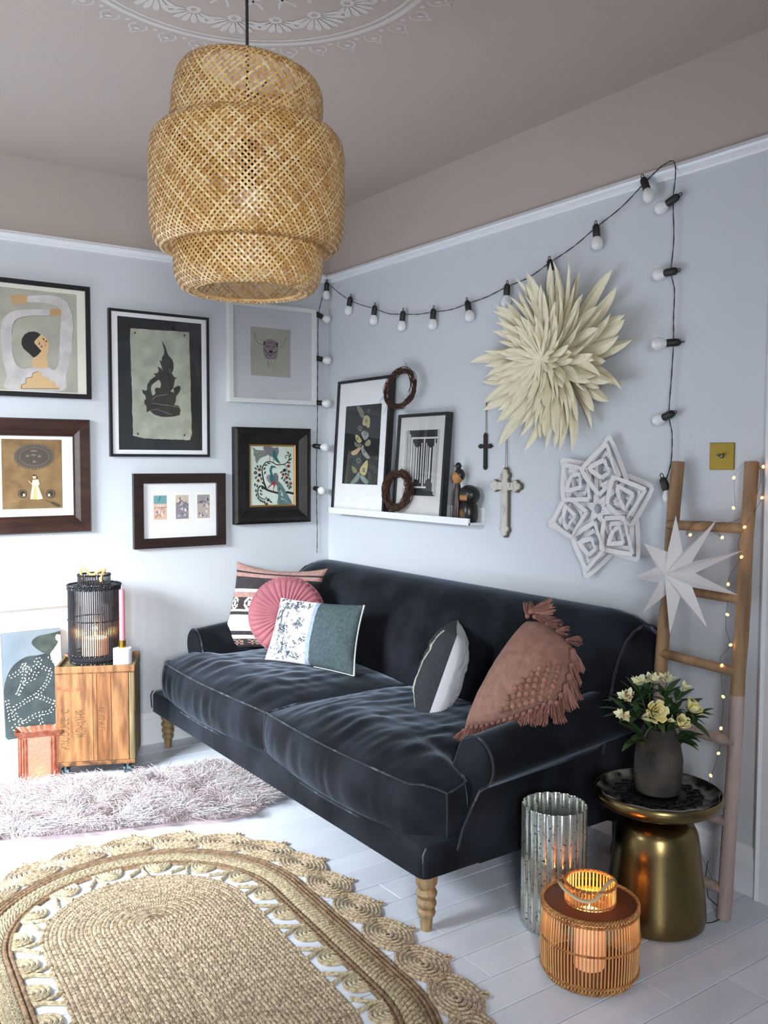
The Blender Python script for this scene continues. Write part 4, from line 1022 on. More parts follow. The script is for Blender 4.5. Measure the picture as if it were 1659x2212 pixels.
# fairy lights
fl = thing('fairy_lights', 'string of tiny warm fairy lights wound down the right ladder rail', 'fairy lights', (-.14, -2.70, .2))
fp = [(-.055, -2.700, 1.43), (-.020, -2.700, 1.456), (-.045, -2.665, 1.445), (-.06, -2.645, 1.40), (-.045, -2.640, 1.30), (-.055, -2.635, 1.235), (-.075, -2.62, 1.255), (-.092, -2.60, 1.232), (-.09, -2.627, 1.203), (-.09, -2.60, 1.215), (-.085, -2.54, 1.245), (-.10, -2.515, 1.245), (-.11, -2.50, 1.203), (-.09, -2.53, 1.25), (-.04, -2.62, 1.25), (-.03, -2.69, 1.30),
      (-.02, -2.715, 1.40), (-.045, -2.722, 1.437), (-.035, -2.74, 1.40), (-.045, -2.735, 1.335), (-.065, -2.715, 1.28), (-.095, -2.71, 1.243), (-.10, -2.69, 1.19), (-.115, -2.71, 1.148), (-.125, -2.685, 1.09), (-.118, -2.670, 1.055), (-.11, -2.665, 1.0), (-.12, -2.668, .955), (-.10, -2.655, .90), (-.135, -2.695, .862), (-.12, -2.65, .81),
      (-.137, -2.668, .790), (-.12, -2.655, .74), (-.135, -2.674, .688), (-.13, -2.67, .63), (-.14, -2.672, .583), (-.12, -2.66, .54), (-.14, -2.665, .498), (-.12, -2.64, .45), (-.14, -2.64, .416), (-.12, -2.6, .33), (-.14, -2.55, .24), (-.12, -2.6, .12), (-.14, -2.68, .02), (-.18, -2.70, .004)]
fpath = []
for i in range(len(fp)-1):
    p0, p1, p2, p3 = (Vector(fp[min(max(i+j-1, 0), len(fp)-1)]) for j in range(4))
    for t_ in np.linspace(0, 1, 5, endpoint=False):
        t_ = float(t_); fpath.append(.5*((2*p1)+(p2-p0)*t_+(2*p0-5*p1+4*p2-p3)*t_*t_+(-p0+3*p1-3*p2+p3)*t_**3))
MB().tube(fpath, .0007, 4).build('wire', m_wire, fl)
leds = [(-.045, -2.738, 1.437), (-.060, -2.643, 1.400), (-.050, -2.638, 1.300), (-.045, -2.737, 1.337), (-.112, -2.518, 1.205), (-.092, -2.627, 1.203), (-.100, -2.713, 1.243), (-.118, -2.716, 1.148), (-.120, -2.672, 1.055), (-.122, -2.673, .956), (-.136, -2.697, .862), (-.138, -2.668, .790), (-.137, -2.675, .688), (-.140, -2.672, .583), (-.140, -2.665, .498), (-.140, -2.638, .416), (-.16, -2.56, .24)]
l0 = None
for p in leds:
    if l0 is None:
        mb = MB().sphere((0, 0, 0), .0045, 10, 7, (1, 1, 1.3)); l0 = mb.build('fairy_bulb', m_led, fl, local=True); l0.location = V(*p)-ORG[fl.name]
    else: inst(l0, 'fairy_bulb', fl, Matrix.Translation(V(*p)-ORG[fl.name]) @ Matrix.Rotation(random.uniform(0, 3), 4, 'X'))
# faint cable on the floor by the ladder foot
ck = thing('floor_cable', 'thin dark cable trailing over the floor from the brass table to the ladder foot', 'cable', (-.25, -2.70, 0))
MB().tube([(-.30, -2.73, .0018), (-.27, -2.745, .0018), (-.235, -2.75, .004), (-.19, -2.72, .012), (-.17, -2.66, .02), (-.13, -2.62, .06), (-.09, -2.60, .10)], .0016, 6).build('cable', m_cable, ck)

# ---------------------------------------------------------------- festoon string lights
sl = thing('string_lights', 'black festoon cable of white globe bulbs swagged along the picture rail', 'string lights', (-.03, -.03, 2.45))
SO = ORG[sl.name]
cable_v = [(-.085, -.012, .93), (-.083, -.012, 1.05), (-.088, -.014, 1.18), (-.090, -.018, 1.29), (-.089, -.014, 1.42), (-.088, -.018, 1.535), (-.082, -.014, 1.66), (-.083, -.018, 1.78), (-.080, -.014, 1.9), (-.080, -.018, 2.028), (-.078, -.014, 2.15), (-.076, -.018, 2.273), (-.055, -.018, 2.36), (-.030, -.030, 2.455)]
gar = [(-.030, -.030, 2.455), (-.022, -.140, 2.385), (-.022, -.257, 2.325), (-.018, -.37, 2.283), (-.022, -.493, 2.248), (-.018, -.62, 2.205), (-.022, -.743, 2.186), (-.018, -.86, 2.17), (-.022, -.990, 2.164), (-.018, -1.12, 2.158), (-.022, -1.245, 2.168), (-.018, -1.37, 2.18), (-.022, -1.502, 2.203), (-.018, -1.63, 2.222), (-.022, -1.759, 2.262), (-.018, -1.88, 2.302),
       (-.022, -2.000, 2.352), (-.020, -2.12, 2.402), (-.035, -2.242, 2.462), (-.040, -2.29, 2.485), (-.036, -2.32, 2.500), (-.034, -2.358, 2.503), (-.030, -2.366, 2.46), (-.022, -2.352, 2.373), (-.018, -2.355, 2.24), (-.022, -2.350, 2.123), (-.018, -2.362, 2.06), (-.018, -2.361, 1.96), (-.022, -2.366, 1.873), (-.018, -2.357, 1.75), (-.022, -2.353, 1.618), (-.018, -2.365, 1.55), (-.02, -2.364, 1.45), (-.022, -2.345, 1.385)]
def crom(P_, n=5):
    out = []
    for i in range(len(P_)-1):
        p0, p1, p2, p3 = (Vector(P_[min(max(i+j-1, 0), len(P_)-1)]) for j in range(4))
        for t_ in np.linspace(0, 1, n, endpoint=False):
            t_ = float(t_); out.append(.5*((2*p1)+(p2-p0)*t_+(2*p0-5*p1+4*p2-p3)*t_*t_+(-p0+3*p1-3*p2+p3)*t_**3))
    return out+[Vector(P_[-1])]
def twist2(P_, r=.0011):
    mb = MB()
    for ph in (0, PI):
        pts = []
        for i, p in enumerate(P_): a = i*1.3+ph; pts.append(p+Vector((math.cos(a)*r, math.sin(a)*r*.7, math.sin(a)*r)))
        mb.tube(pts, .0015, 5)
    return mb
twist2(crom(cable_v)).build('cable', m_cable, sl); twist2(crom(gar)).build('cable', m_cable, sl)
# bulb holder mesh points down its own -z
hm = MB().lathe([(.0, .026), (.008, .025), (.0125, .019), (.0140, .010), (.0140, -.022), (.0130, -.024), (0, -.024)], (0, 0, 0), 18)
hm.tube([(.0058*math.cos(a), 0, .032+.008*math.sin(a)) for a in np.linspace(0, 2*PI, 12, endpoint=False)], .0017, 5, closed=True)
gm_ = MB().lathe([(0.011, -.020), (.0125, -.026), (.018, -.033), (.0222, -.043), (.0235, -.052), (.0222, -.061), (.0165, -.070), (.009, -.0745), (0, -.0755)], (0, 0, 0), 22)
src = None
bulbs = [((-.030, -.030, 2.432), (0, .1, -1)), ((-.022, -.257, 2.318), (0, .35, -1)), ((-.022, -.493, 2.238), (0, .18, -1)), ((-.022, -.743, 2.176), (0, .15, -1)), ((-.022, -.990, 2.154), (0, .12, -1)), ((-.022, -1.245, 2.157), (0, -.25, -1)),
         ((-.022, -1.502, 2.190), (0, .08, -1)), ((-.022, -1.759, 2.248), (0, -.2, -1)), ((-.022, -2.000, 2.338), (0, -.1, -1)), ((-.040, -2.242, 2.452), (0, -.4, -1)),
         ((-.024, -2.352, 2.373), (0, 1, -.35)), ((-.024, -2.350, 2.123), (0, 1, -.0)), ((-.024, -2.366, 1.873), (-.75, .75, -.05)), ((-.024, -2.353, 1.618), (.15, 1, -.3)), ((-.026, -2.343, 1.372), (.1, -.35, -1)),
         ((-.078, -.024, 2.270), (1, -.1, -.4)), ((-.081, -.024, 2.028), (1, -.3, -.2)), ((-.084, -.024, 1.780), (.8, -.7, -.1)), ((-.091, -.024, 1.535), (.7, -.9, -.15)), ((-.094, -.024, 1.295), (.08, -1, -.18))]
for p, d in bulbs:
    d = Vector(d).normalized(); q = (-d).to_track_quat('Z', 'X' if abs(d.x) < .5 else 'Y')
    if abs(d.z) < .97: q = Matrix((( -d).cross(Vector((0,0,1))).cross(-d).normalized(), Vector((0,0,0)), -d)).to_quaternion() if False else q
    M = Matrix.Translation(V(*p)-SO) @ q.to_matrix().to_4x4()
    if src is None:
        src = hm.build('bulb_holder', m_cable, sl, local=True); src.matrix_basis = M
        gsrc = gm_.build('globe_bulb', m_bulb, src, local=True)
    else:
        h_ = inst(src, 'bulb_holder', sl, M); inst(gsrc, 'globe_bulb', h_, Matrix.Identity(4))

# ---------------------------------------------------------------- brass side table and what is on it
TX, TY, TZ = -.400, -2.628, .42
tb = thing('side_table', 'brushed brass pedestal side table with a round dished top beside the sofa', 'side table', (TX, TY, 0))
prof = [(0, .002), (.140, .002), (.150, .010), (.154, .030), (.152, .07), (.146, .13), (.139, .19), (.132, .25), (.124, .295), (.112, .318), (.092, .331), (.068, .338), (.052, .344), (.046, .352), (.048, .362)]
MB().lathe(prof, (TX, TY, 0), 72).build('pedestal', m_brass, tb)
top = [(.048, .360), (.08, .366), (.13, .370), (.168, .376), (.189, .388), (.198, .404), (.197, .418), (.192, .424), (.186, .420), (.182, .410), (.17, .406), (0, .406)]
MB().lathe(top, (TX, TY, 0), 80).build('table_top', m_brass, tb)
tr = thing('tray', 'round mottled silver tray with a dark scalloped rim on the brass table', 'tray', (TX, TY, .406))
tp = [(0, .4075), (.15, .4075), (.165, .410), (.178, .420), (.183, .426), (.186, .423), (.178, .414), (.165, .4065), (0, .4065)]
MB().lathe(tp, (TX, TY, 0), 96, fn=lambda a, z: 1+.018*math.sin(14*a)*(1 if z > .415 else 0)).build('tray_body', mat('mottled_silver', '#8a8d86', .35, .7, c2='#1d1a18', scale=16, ramp=(.45, .6)), tr)
do = thing('trivet', 'black pierced scalloped mat under the stone vase', 'mat', (TX, TY, .409))
dm = MB().lathe([(0, .4085), (.085, .4085), (.088, .413), (.0, .413)], (TX, TY, 0), 48)
for j in range(18):
    a = 2*PI*j/18; c = (TX+.104*math.cos(a), TY+.104*math.sin(a))
    dm.tube([(c[0]+.0155*math.cos(t_), c[1]+.0155*math.sin(t_), .4115) for t_ in np.linspace(0, 2*PI, 14, endpoint=False)], .0038, 6, closed=True)
for j in range(18):
    a = 2*PI*(j+.5)/18; c = (TX+.126*math.cos(a), TY+.126*math.sin(a))
    dm.tube([(c[0]+.0105*math.cos(t_), c[1]+.0105*math.sin(t_), .4115) for t_ in np.linspace(0, 2*PI, 12, endpoint=False)], .0034, 6, closed=True)
dm.build('pierced_mat', mat('black_rubber', '#0b0c12', .35), do)
va = thing('vase', 'rough dark stone vase holding the flowers', 'vase', (TX, TY, .4135))
VZ = .4140
vp = [(0, .0), (.055, .0), (.066, .006), (.072, .03), (.0745, .07), (.073, .11), (.068, .15), (.060, .18), (.052, .198), (.050, .207), (.046, .208), (.046, .198), (.058, .17), (.066, .10), (.060, .02), (0, .012)]
mb = MB().lathe([(r, VZ+z) for r, z in vp], (TX, TY, 0), 48)
mb.v = [(p[0]+.0022*noise.noise(Vector(p)*28), p[1]+.0022*noise.noise(Vector(p)*28+Vector((3, 3, 3))), p[2]) for p in mb.v]
mb.build('vase_body', m_stone, va)
# flowers: each stem a thing of its own
VT = V(TX, TY, VZ+.16)
def leaf_blade(mb, a, d, L, Wd, up=Vector((0, 0, 1)), bend=.25, mi=0):
    d = d.normalized(); sd = d.cross(up).normalized(); n = sd.cross(d); N = 6; vs = []
    for i in range(N+1):
        t_ = i/N; w_ = Wd*math.sin(PI*min(1, t_*.94+.04))**.8/2; p = a+d*L*t_-n*bend*L*t_*t_
        vs += [p-sd*w_+n*w_*.3, p, p+sd*w_+n*w_*.3]
    fs = [(3*i+k, 3*i+k+1, 3*i+k+4, 3*i+k+3) for i in range(N) for k in (0, 1)]
    mb.add(vs, fs, mi)
def stem_pts(head, i):
    base = VT+V(math.cos(i*2.4)*.02, math.sin(i*2.4)*.02, -.10); rim = V(TX, TY, VZ+.205)+(Vector((head[0]-TX, head[1]-TY, 0)).normalized()*.030 if (head[0]-TX)**2+(head[1]-TY)**2 > 1e-5 else Vector())
    return crom([base, rim, Vector(head).lerp(rim, .4)+V(0, 0, .012), head], 5)
CR = cam.location
vr = Vector((-.817*-1, -.574, 0)); vr = Vector((.8182, -.5749, 0))   # picture-right on the floor plane
vf = Vector((.574, .817, 0))                                        # away from the camera
def rose(i, head, face, r, label, open_=1.0):
    t = thing('rose', label, 'flower', head, 'roses in the stone vase')
    head = Vector(head); face = Vector(face).normalized()
    MB().tube(stem_pts(head-face*r*.5, i), .0022, 6).build('stem', m_stem, t)
    q = face.to_track_quat('Z', 'Y').to_matrix()
    mp_ = mat('rose_petal', '#eddc84', .6, c2='#f1e8b8', scale=30, sss=.2); mb = MB()
    for ring, (n, r0, h, tlt) in enumerate(((3, .22, .95, .05), (4, .42, .98, .15), (5, .66, .95, .35), (6, .88, .92, .42*open_))):
        for j in range(n):
            a0 = 2*PI*(j+.37*ring)/n; span = 2*PI/n*.72; vs = []
            for v_ in range(5):
                tt = v_/4
                for u_ in range(6):
                    a = a0+span*(u_/5-.5)*2*.62*(1-.35*tt**3)
                    rr = r*(.18+(r0-.18)*math.sin(tt*PI*.5)**.8+tlt*.30*tt**3); z = r*(-.55+1.15*h*tt-.25*tlt*tt**3-.10*abs(u_/5-.5)*tt)
                    vs.append(head+q @ Vector((rr*math.cos(a), rr*math.sin(a), z)))
            mb.add(vs, [(6*v_+u_, 6*v_+u_+1, 6*v_+u_+7, 6*v_+u_+6) for v_ in range(4) for u_ in range(5)])
    mb.build('bloom', mp_, t, solid=.0006)
    lm = MB()
    for j in range(4):
        a = 2*PI*j/4; leaf_blade(lm, head-face*r*.55, q @ Vector((math.cos(a), math.sin(a), .5)), r*.9, r*.35, face, -.2)
    for j in (0, 1): leaf_blade(lm, head-face*.035, Vector((math.cos(i*1.7+j*2.6), math.sin(i*1.7+j*2.6), .25)), .05, .024)
    lm.build('leaf', m_leaf, t)
P_ = lambda rgt, up, fwd: tuple(V(TX, TY, VZ+up)+vr*rgt+vf*fwd)
rose(0, P_(-.028, .272, -.060), (-.45, -.75, .25), .036, 'open yellow rose facing forward above the left of the vase')
rose(1, P_(.098, .276, -.02), (.35, -.55, .75), .033, 'pale cream rose tilted right, at the right of the bouquet', .4)
rose(2, P_(.050, .240, -.065), (-.1, -.6, .55), .027, 'half-opened cream rosebud low in the front right of the bouquet', .1)
def lily(i, head, face, label, n=3, r=.022, droop=False):
    t = thing('alstroemeria', label, 'flower', head, 'alstroemeria sprigs in the stone vase')
    head = Vector(head); face = Vector(face).normalized()
    sm = MB().tube(stem_pts(head-face*.03, i+3), .0019, 6); fm_ = MB(); lm = MB()
    for k in range(n):
        d = (face+Vector((math.cos(k*2.1+i), math.sin(k*2.1+i), .2))*.55).normalized(); c = head+d*.014
        sm.tube([head-face*.03, c-d*.012], .0014, 5)
        q = d.to_track_quat('Z', 'Y').to_matrix()
        for j in range(6):
            a = 2*PI*j/6; dd = q @ Vector((math.cos(a)*.42, math.sin(a)*.42, 1)); leaf_blade(fm_, c-d*.010, dd, r*(1.6 if j % 2 else 1.4), r*(.85 if j % 2 else .55), q @ Vector((-math.cos(a), -math.sin(a), .4)), .18, 1 if (j % 2 == 0 and k % 2 == 0) else 0)
    sm.build('stem', m_stem, t)
    fm_.build('bloom', [mat('lily_petal', '#e9e6c4', .6, c2='#d3d9a0', scale=40), mat('lily_streak', '#c9b98c', .6, c2='#7c3a44', scale=90, ramp=(.48, .56))], t)
    for k in range(7):
        a = i*1.3+k*2.4; d = Vector((math.cos(a), math.sin(a), random.uniform(-.1, .6)))+face*.5
        leaf_blade(lm, head-face*random.uniform(.028, .055), d, random.uniform(.055, .09), random.uniform(.017, .026), bend=random.uniform(0, .4))
    lm.build('leaf', m_leaf, t)
lily(0, P_(-.105, .300, -.02), (-.7, -.3, .6), 'alstroemeria sprig with a purple-streaked bloom at the upper left')
lily(1, P_(-.060, .335, .01), (-.3, -.2, .9), 'white alstroemeria sprig at the top left of the bouquet')
lily(2, P_(-.020, .340, .02), (0, -.3, 1), 'streaked alstroemeria sprig at the top, left of centre')
lily(3, P_(.030, .338, .03), (.1, 0, 1), 'greenish alstroemeria sprig at the very top centre', 2)
lily(4, P_(.070, .315, .01), (.4, -.2, .8), 'yellow-tipped alstroemeria sprig at the top right', 2)
lily(5, P_(-.118, .250, -.02), (-.9, -.5, .1), 'pale green alstroemeria buds drooping at the far left', 2, .021)
lily(6, P_(-.075, .252, -.055), (-.6, -.8, .2), 'small white alstroemeria buds just left of the yellow rose', 1, .020)
lily(7, P_(.000, .245, -.07), (0, -.8, .2), 'small green alstroemeria bud under the yellow rose', 1, .016)
lily(8, P_(.118, .248, .0), (.9, -.5, .0), 'drooping green alstroemeria bud at the far right', 1, .018)
for i, (a, u, f, label) in enumerate([(-.06, .19, -.05, 'broad dark leafy sprig hanging over the left of the vase rim'), (.045, .20, -.04, 'rounded dark leafy sprig over the right of the vase rim'), (.0, .24, -.03, 'upright pointed leafy sprig in the middle of the bouquet'), (.10, .25, .02, 'spiky leafy sprig pointing right')]):
    t = thing('foliage_sprig', label, 'foliage', P_(a, u, f), 'green sprigs in the stone vase'); hd = Vector(P_(a, u, f))
    MB().tube(stem_pts(hd, i+11), .002, 6).build('stem', m_stem, t)
    for k in range(9):
        b_ = random.uniform(-1, 1)+(PI if a < 0 else 0); d = vr*math.cos(b_)*.8+vf*math.sin(b_)*.8+V(0, 0, random.uniform(-.3, .8) if i != 2 else random.uniform(.5, 1.6))
        lm = MB(); leaf_blade(lm, hd+V(random.uniform(-.01, .01), random.uniform(-.01, .01), random.uniform(-.03, .01)), d, random.uniform(.055, .095), random.uniform(.026, .044), bend=random.uniform(.1, .5))
        lm.build('leaf', m_leaf, t)

# ---------------------------------------------------------------- fluted mercury glass vase
mv = thing('floor_vase', 'tall fluted mercury-glass cylinder vase between sofa and rattan lantern', 'vase', (-.690, -2.465, 0))
fl_ = lambda a, z: 1+.055*abs(math.cos(9*a))**.7-.03
m_merc = mat('mercury_glass', '#2b2a25', .18, .8, c2='#b4b8b0', scale=130, ramp=(.33, .41), detail=6, bump=.10, bscale=25)
N_ = 216
mb = MB().lathe([(0, .004), (.092, .004), (.098, .012), (.099, .05), (.099, .385), (.0975, .388), (.096, .385), (.096, .05), (.09, .02), (0, .018)], (-.690, -2.465, 0), N_, fn=fl_)
mb.build('fluted_glass', m_merc, mv)

# ---------------------------------------------------------------- rattan lanterns
def braid_ring(mb, c, r, z, th, n, lay=2):
    for s_ in range(lay):
        pts = []; K = n*6
        for i in range(K):
            a = 2*PI*i/K; ph = n*a+s_*2*PI/lay
            pts.append((c[0]+(r+th*.55*math.cos(ph))*math.cos(a), c[1]+(r+th*.55*math.cos(ph))*math.sin(a), z+th*.6*math.sin(ph)))
        mb.tube(pts, th*.55, 4, closed=True)
def lantern(name, label, c, z0, r, h, rt, ht, nst, ms, mb_, mboard, mstrap, strap_low, open_rim=True, bulge=.0, gl=.05, glh=.2, foot=True):
    t = thing(name, label, 'lantern', (c[0], c[1], z0)); rf = r*(1+bulge)
    # foot ring, floor disc, lid board
    b_ = MB()
    if foot: b_.lathe([(r*.80, z0), (r*.86, z0), (r*.88, z0+h*.07), (r*.82, z0+h*.07)], (c[0], c[1], 0), 48, cap=False)
    b_.lathe([(0, z0+h*.07), (r*.985, z0+h*.07), (r*.985, z0+h*.10), (0, z0+h*.10)], (c[0], c[1], 0), 48)
    b_.build('base_board', mboard, t)
    MB().lathe([(rt*1.0, z0+h-.002), (r*.985, z0+h-.004), (r*.985, z0+h-.012), (rt, z0+h-.010), (rt*1.0, z0+h-.002)], (c[0], c[1], 0), 48, cap=False).build('lid_board', mboard, t)
    so = None; sp_ = max(.0016, 2*PI*r/nst*.24)
    for i in range(nst):
        a = 2*PI*i/nst
        if so is None:
            zs = np.linspace(h*.07, h*.985, 7); sm = MB().tube([(bulge*r*math.sin(PI*z/h), 0, z) for z in zs], sp_, 5)
            so = sm.build('cane_stick', ms, t, local=True); M = Matrix.Translation((r*.99, 0, 0)); so.matrix_basis = M
        else: inst(so, 'cane_stick', t, Matrix.Rotation(a, 4, 'Z') @ Matrix.Translation((r*.99, 0, 0)))
    for nm, z, th, n in (('top_braid', z0+h-.002, .0052, 44), ('top_braid', z0+h-.016, .0045, 44), ('middle_braid', z0+h*.56, .0034, 52), ('bottom_braid', z0+h*.13, .0045, 44), ('bottom_braid', z0+h*.03, .005, 40)):
        m_ = MB(); braid_ring(m_, c, (r*(1+bulge*math.sin(PI*(z-z0)/h))+.001) if nm != 'bottom_braid' or z > z0+.05*h else r*.93, z, th, n); m_.build(nm, mb_, t)
    # collar
    cs = MB(); nc = max(24, int(nst*.5))
    for i in range(nc):
        a = 2*PI*i/nc; cs.tube([(c[0]+rt*math.cos(a), c[1]+rt*math.sin(a), z0+h-.01), (c[0]+rt*math.cos(a), c[1]+rt*math.sin(a), z0+h+ht-.003)], sp_, 5)
    co = cs.build('collar', ms, t)
    m_ = MB(); braid_ring(m_, c, rt, z0+h+ht, .0050, 28); braid_ring(m_, c, rt, z0+h+.003, .0035, 28); m_.build('collar_braid', mb_, co)
    # strap handle: a limp band hung across the collar
    a0 = strap_low; e = Vector((.8182, -.5749, 0)); f = Vector((.5749, .8182, 0)); cc = V(c[0], c[1], z0+h+ht)
    return t, e, f, cc
RC = (-.796, -2.709)
lt, e_, f_, cc = lantern('rattan_lantern', 'honey rattan cane lantern with lit candle, on the floor before the brass table', RC, .0, .132, .212, .070, .052, 84, m_cane, m_rattan, m_plyw, m_leatherp, 0, bulge=.045)
pts = crom([cc+e_*-.072+V(0, 0, -.020), cc+e_*-.090+f_*-.01+V(0, 0, .004), cc+e_*-.080+f_*-.055+V(0, 0, .0), cc+e_*-.045+f_*-.088+V(0, 0, -.012), cc+e_*-.005+f_*-.086+V(0, 0, -.010), cc+e_*.030+f_*-.05+V(0, 0, .010), cc+e_*.060+f_*-.015+V(0, 0, .012), cc+e_*.074+f_*.01+V(0, 0, -.018)], 6)
MB().ribbon(pts, [Vector((-.3, -.5, .8))]*len(pts), .011).build('strap_handle', m_leatherp, lt, solid=.002)
MB().lathe([(.057, .030), (.0575, .19), (.056, .19), (.0555, .030)], (RC[0], RC[1], 0), 40, cap=False).build('glass_cylinder', m_glass, lt)
def candle(label, c, z0, r, h, glow, col=(1, .45, .15), group='lit pillar candles in lanterns', fh=.03):
    t = thing('candle', label, 'candle', (c[0], c[1], z0), group)
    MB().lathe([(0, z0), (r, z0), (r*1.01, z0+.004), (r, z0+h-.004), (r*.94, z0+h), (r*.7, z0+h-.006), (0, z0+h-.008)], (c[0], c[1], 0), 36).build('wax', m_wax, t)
    MB().tube([(c[0], c[1], z0+h-.010), (c[0]+.001, c[1], z0+h+.006)], .0012, 5).build('wick', m_wick, t)
    MB().lathe([(0, z0+h+.002), (.0035, z0+h+.006), (.0055, z0+h+.013), (.0035, z0+h+fh*.75), (.0008, z0+h+fh)], (c[0], c[1], 0), 12, cap=False).build('flame', m_flame, t)
    l = bpy.data.lights.new('candle_light', 'POINT'); l.energy = glow; l.color = col; l.shadow_soft_size = .012
    o = bpy.data.objects.new('candle_light', l); COL.objects.link(o); o.parent = t; o.location = (0, 0, h+fh*.6); ORG[o.name] = ORG[t.name]
    return t
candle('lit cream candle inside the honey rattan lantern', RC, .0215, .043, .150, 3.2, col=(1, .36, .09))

# ---------------------------------------------------------------- tea crate with lantern and taper candle
CA = math.radians(-25); cu = V(math.cos(CA), math.sin(CA), 0); cv = V(-math.sin(CA), math.cos(CA), 0); CO = V(-1.612, -.258, 0)   # front-left corner, width and depth directions
CW, CD, CZ0, CZ1 = .350, .262, .055, .515
cr = thing('wooden_crate', 'old orange-brown wooden tea crate on four casters with stencilled lettering', 'crate', CO+cu*CW/2+cv*CD/2)
Rc = Matrix.Rotation(CA, 3, 'Z')
def cbox(mb, a0, a1, b0, b1, z0, z1): return mb.box(CO+cu*(a0+a1)/2+cv*(b0+b1)/2+V(0, 0, (z0+z1)/2), (abs(a1-a0), abs(b1-b0), abs(z1-z0)), Rc)
mpl = [mat('crate_plank_a', '#9c6d42', .55, c2='#68401f', scale=7, stretch=(6, 6, .9), bump=.3, bscale=25), mat('crate_plank_b', '#8f5d33', .5, c2='#5f381c', scale=6, stretch=(8, 8, 1), bump=.3, bscale=25), mat('crate_plank_side', '#83714e', .65, c2='#5e5035', scale=6, stretch=(8, 8, 1), bump=.35, bscale=25)]
mdark = mat('crate_dark_edge', '#4a2d18', .7, c2='#8a5c33', scale=26, ramp=(.42, .58))
xs = [0, .165, .182, .245, CW-.028]
for i in range(4): cbox(MB(), xs[i]+.0007, xs[i+1]-.0007, 0, .012, CZ0+.02, CZ1-.032).build('plank', mpl[[0, 0, 1, 0][i]], cr, smooth=False, bevel=.0015)
cbox(MB(), CW-.028, CW, -.001, .020, CZ0+.015, CZ1-.03).build('corner_post', mpl[2], cr, smooth=False, bevel=.008)
cbox(MB(), 0, CW, -.003, .014, CZ1-.0310, CZ1).build('top_rail', mpl[0], cr, smooth=False, bevel=.003)
cbox(MB(), .001, CW-.001, -.0022, .013, CZ1-.0345, CZ1-.0312).build('stained_edge', mdark, cr, smooth=False)
cbox(MB(), .002, CW-.002, -.002, .014, CZ0, CZ0+.019).build('bottom_rail', mdark, cr, smooth=False, bevel=.003)
cbox(MB(), CW-.014, CW+.002, .021, CD-.02, CZ1-.028, CZ1-.001).build('top_rail', mpl[2], cr, smooth=False, bevel=.003)
cbox(MB(), 0, .014, .015, CD-.02, CZ1-.028, CZ1-.001).build('top_rail', mpl[2], cr, smooth=False, bevel=.003)
cbox(MB(), 0, CW+.002, CD-.016, CD, CZ1-.045, CZ1+.008).build('top_rail', mpl[0], cr, smooth=False, bevel=.003)
ys_ = [.021, .085, .165, CD-.020]
for i in range(3): cbox(MB(), CW-.012, CW, ys_[i]+.0007, ys_[i+1]-.0007, CZ0+.012, CZ1-.029).build('plank', mpl[2], cr, smooth=False, bevel=.0015)
for i in range(3): cbox(MB(), 0, .012, ys_[i]+.0007, ys_[i+1]-.0007, CZ0+.012, CZ1-.029).build('plank', mpl[2], cr, smooth=False, bevel=.0015)
for i in range(3): cbox(MB(), i*CW/3+.013 if i == 0 else i*CW/3+.0007, (i+1)*CW/3-.0007-(.013 if i == 2 else 0), .0145, CD-.017, CZ1-.024, CZ1-.013).build('plank', mpl[2], cr, smooth=False, bevel=.001)
cbox(MB(), CW-.05, CW, CD-.02, CD, CZ0, CZ1-.046).build('corner_post', mpl[2], cr, smooth=False); cbox(MB(), 0, CW-.051, CD-.014, CD-.002, CZ0, CZ1-.046).build('plank', mpl[2], cr, smooth=False)
# iron stain and lettering
mst = mat('stencil_ink', '#5a3d22', .8, c2='#a0703c', scale=60, ramp=(.5, .66))
def text_on(parent, txt, O, U, W, size, width, m, name='lettering', ext=.0002):
    cu_ = bpy.data.curves.new('t', 'FONT'); cu_.body = txt; cu_.size = 1; cu_.extrude = 0; cu_.resolution_u = 3
    to = bpy.data.objects.new('t', cu_); COL.objects.link(to); dg = bpy.context.evaluated_depsgraph_get(); me = bpy.data.meshes.new_from_object(to.evaluated_get(dg))
    bpy.data.objects.remove(to)
    xs_ = [v.co.x for v in me.vertices]; ys2 = [v.co.y for v in me.vertices]; x0, x1, y0, y1 = min(xs_), max(xs_), min(ys2), max(ys2)
    n = U.cross(W); mb = MB()
    mb.v = [tuple(O+U*((v.co.x-x0)/(x1-x0)*width)+W*((v.co.y-y0)/(y1-y0)*size)+n*ext) for v in me.vertices]; mb.f = [tuple(p.vertices) for p in me.polygons]; mb.m = [0]*len(mb.f)
    bpy.data.meshes.remove(me); return mb.build(name, m, parent, smooth=False)
up = V(0, 0, 1); off = -cv*.0012
def ct(txt, a, z0, z1, size): text_on(cr, txt, CO+cu*(a+size)+V(0, 0, z0)+off*0-cv*.0006, up, -cu, size, z1-z0, mst)
ct('PRODUCE  O', .022, .135, .325, .036); ct('KEHOHR', .087, .190, .320, .044); ct('LONDON', .190, .215, .322, .026)
stn = MB(); pa = [(0, .425), (.02, .428), (.05, .418), (.08, .412), (.115, .420), (.10, .405), (.06, .398), (.02, .408), (0, .412)]
stn.add([CO+cu*(p[0]+.002)+V(0, 0, p[1])-cv*.0006 for p in pa], [tuple(range(len(pa)))]); stn.build('paint_stain', mat('crate_stain', '#7d3d2c', .7, c2='#a8673c', scale=40), cr, smooth=False)
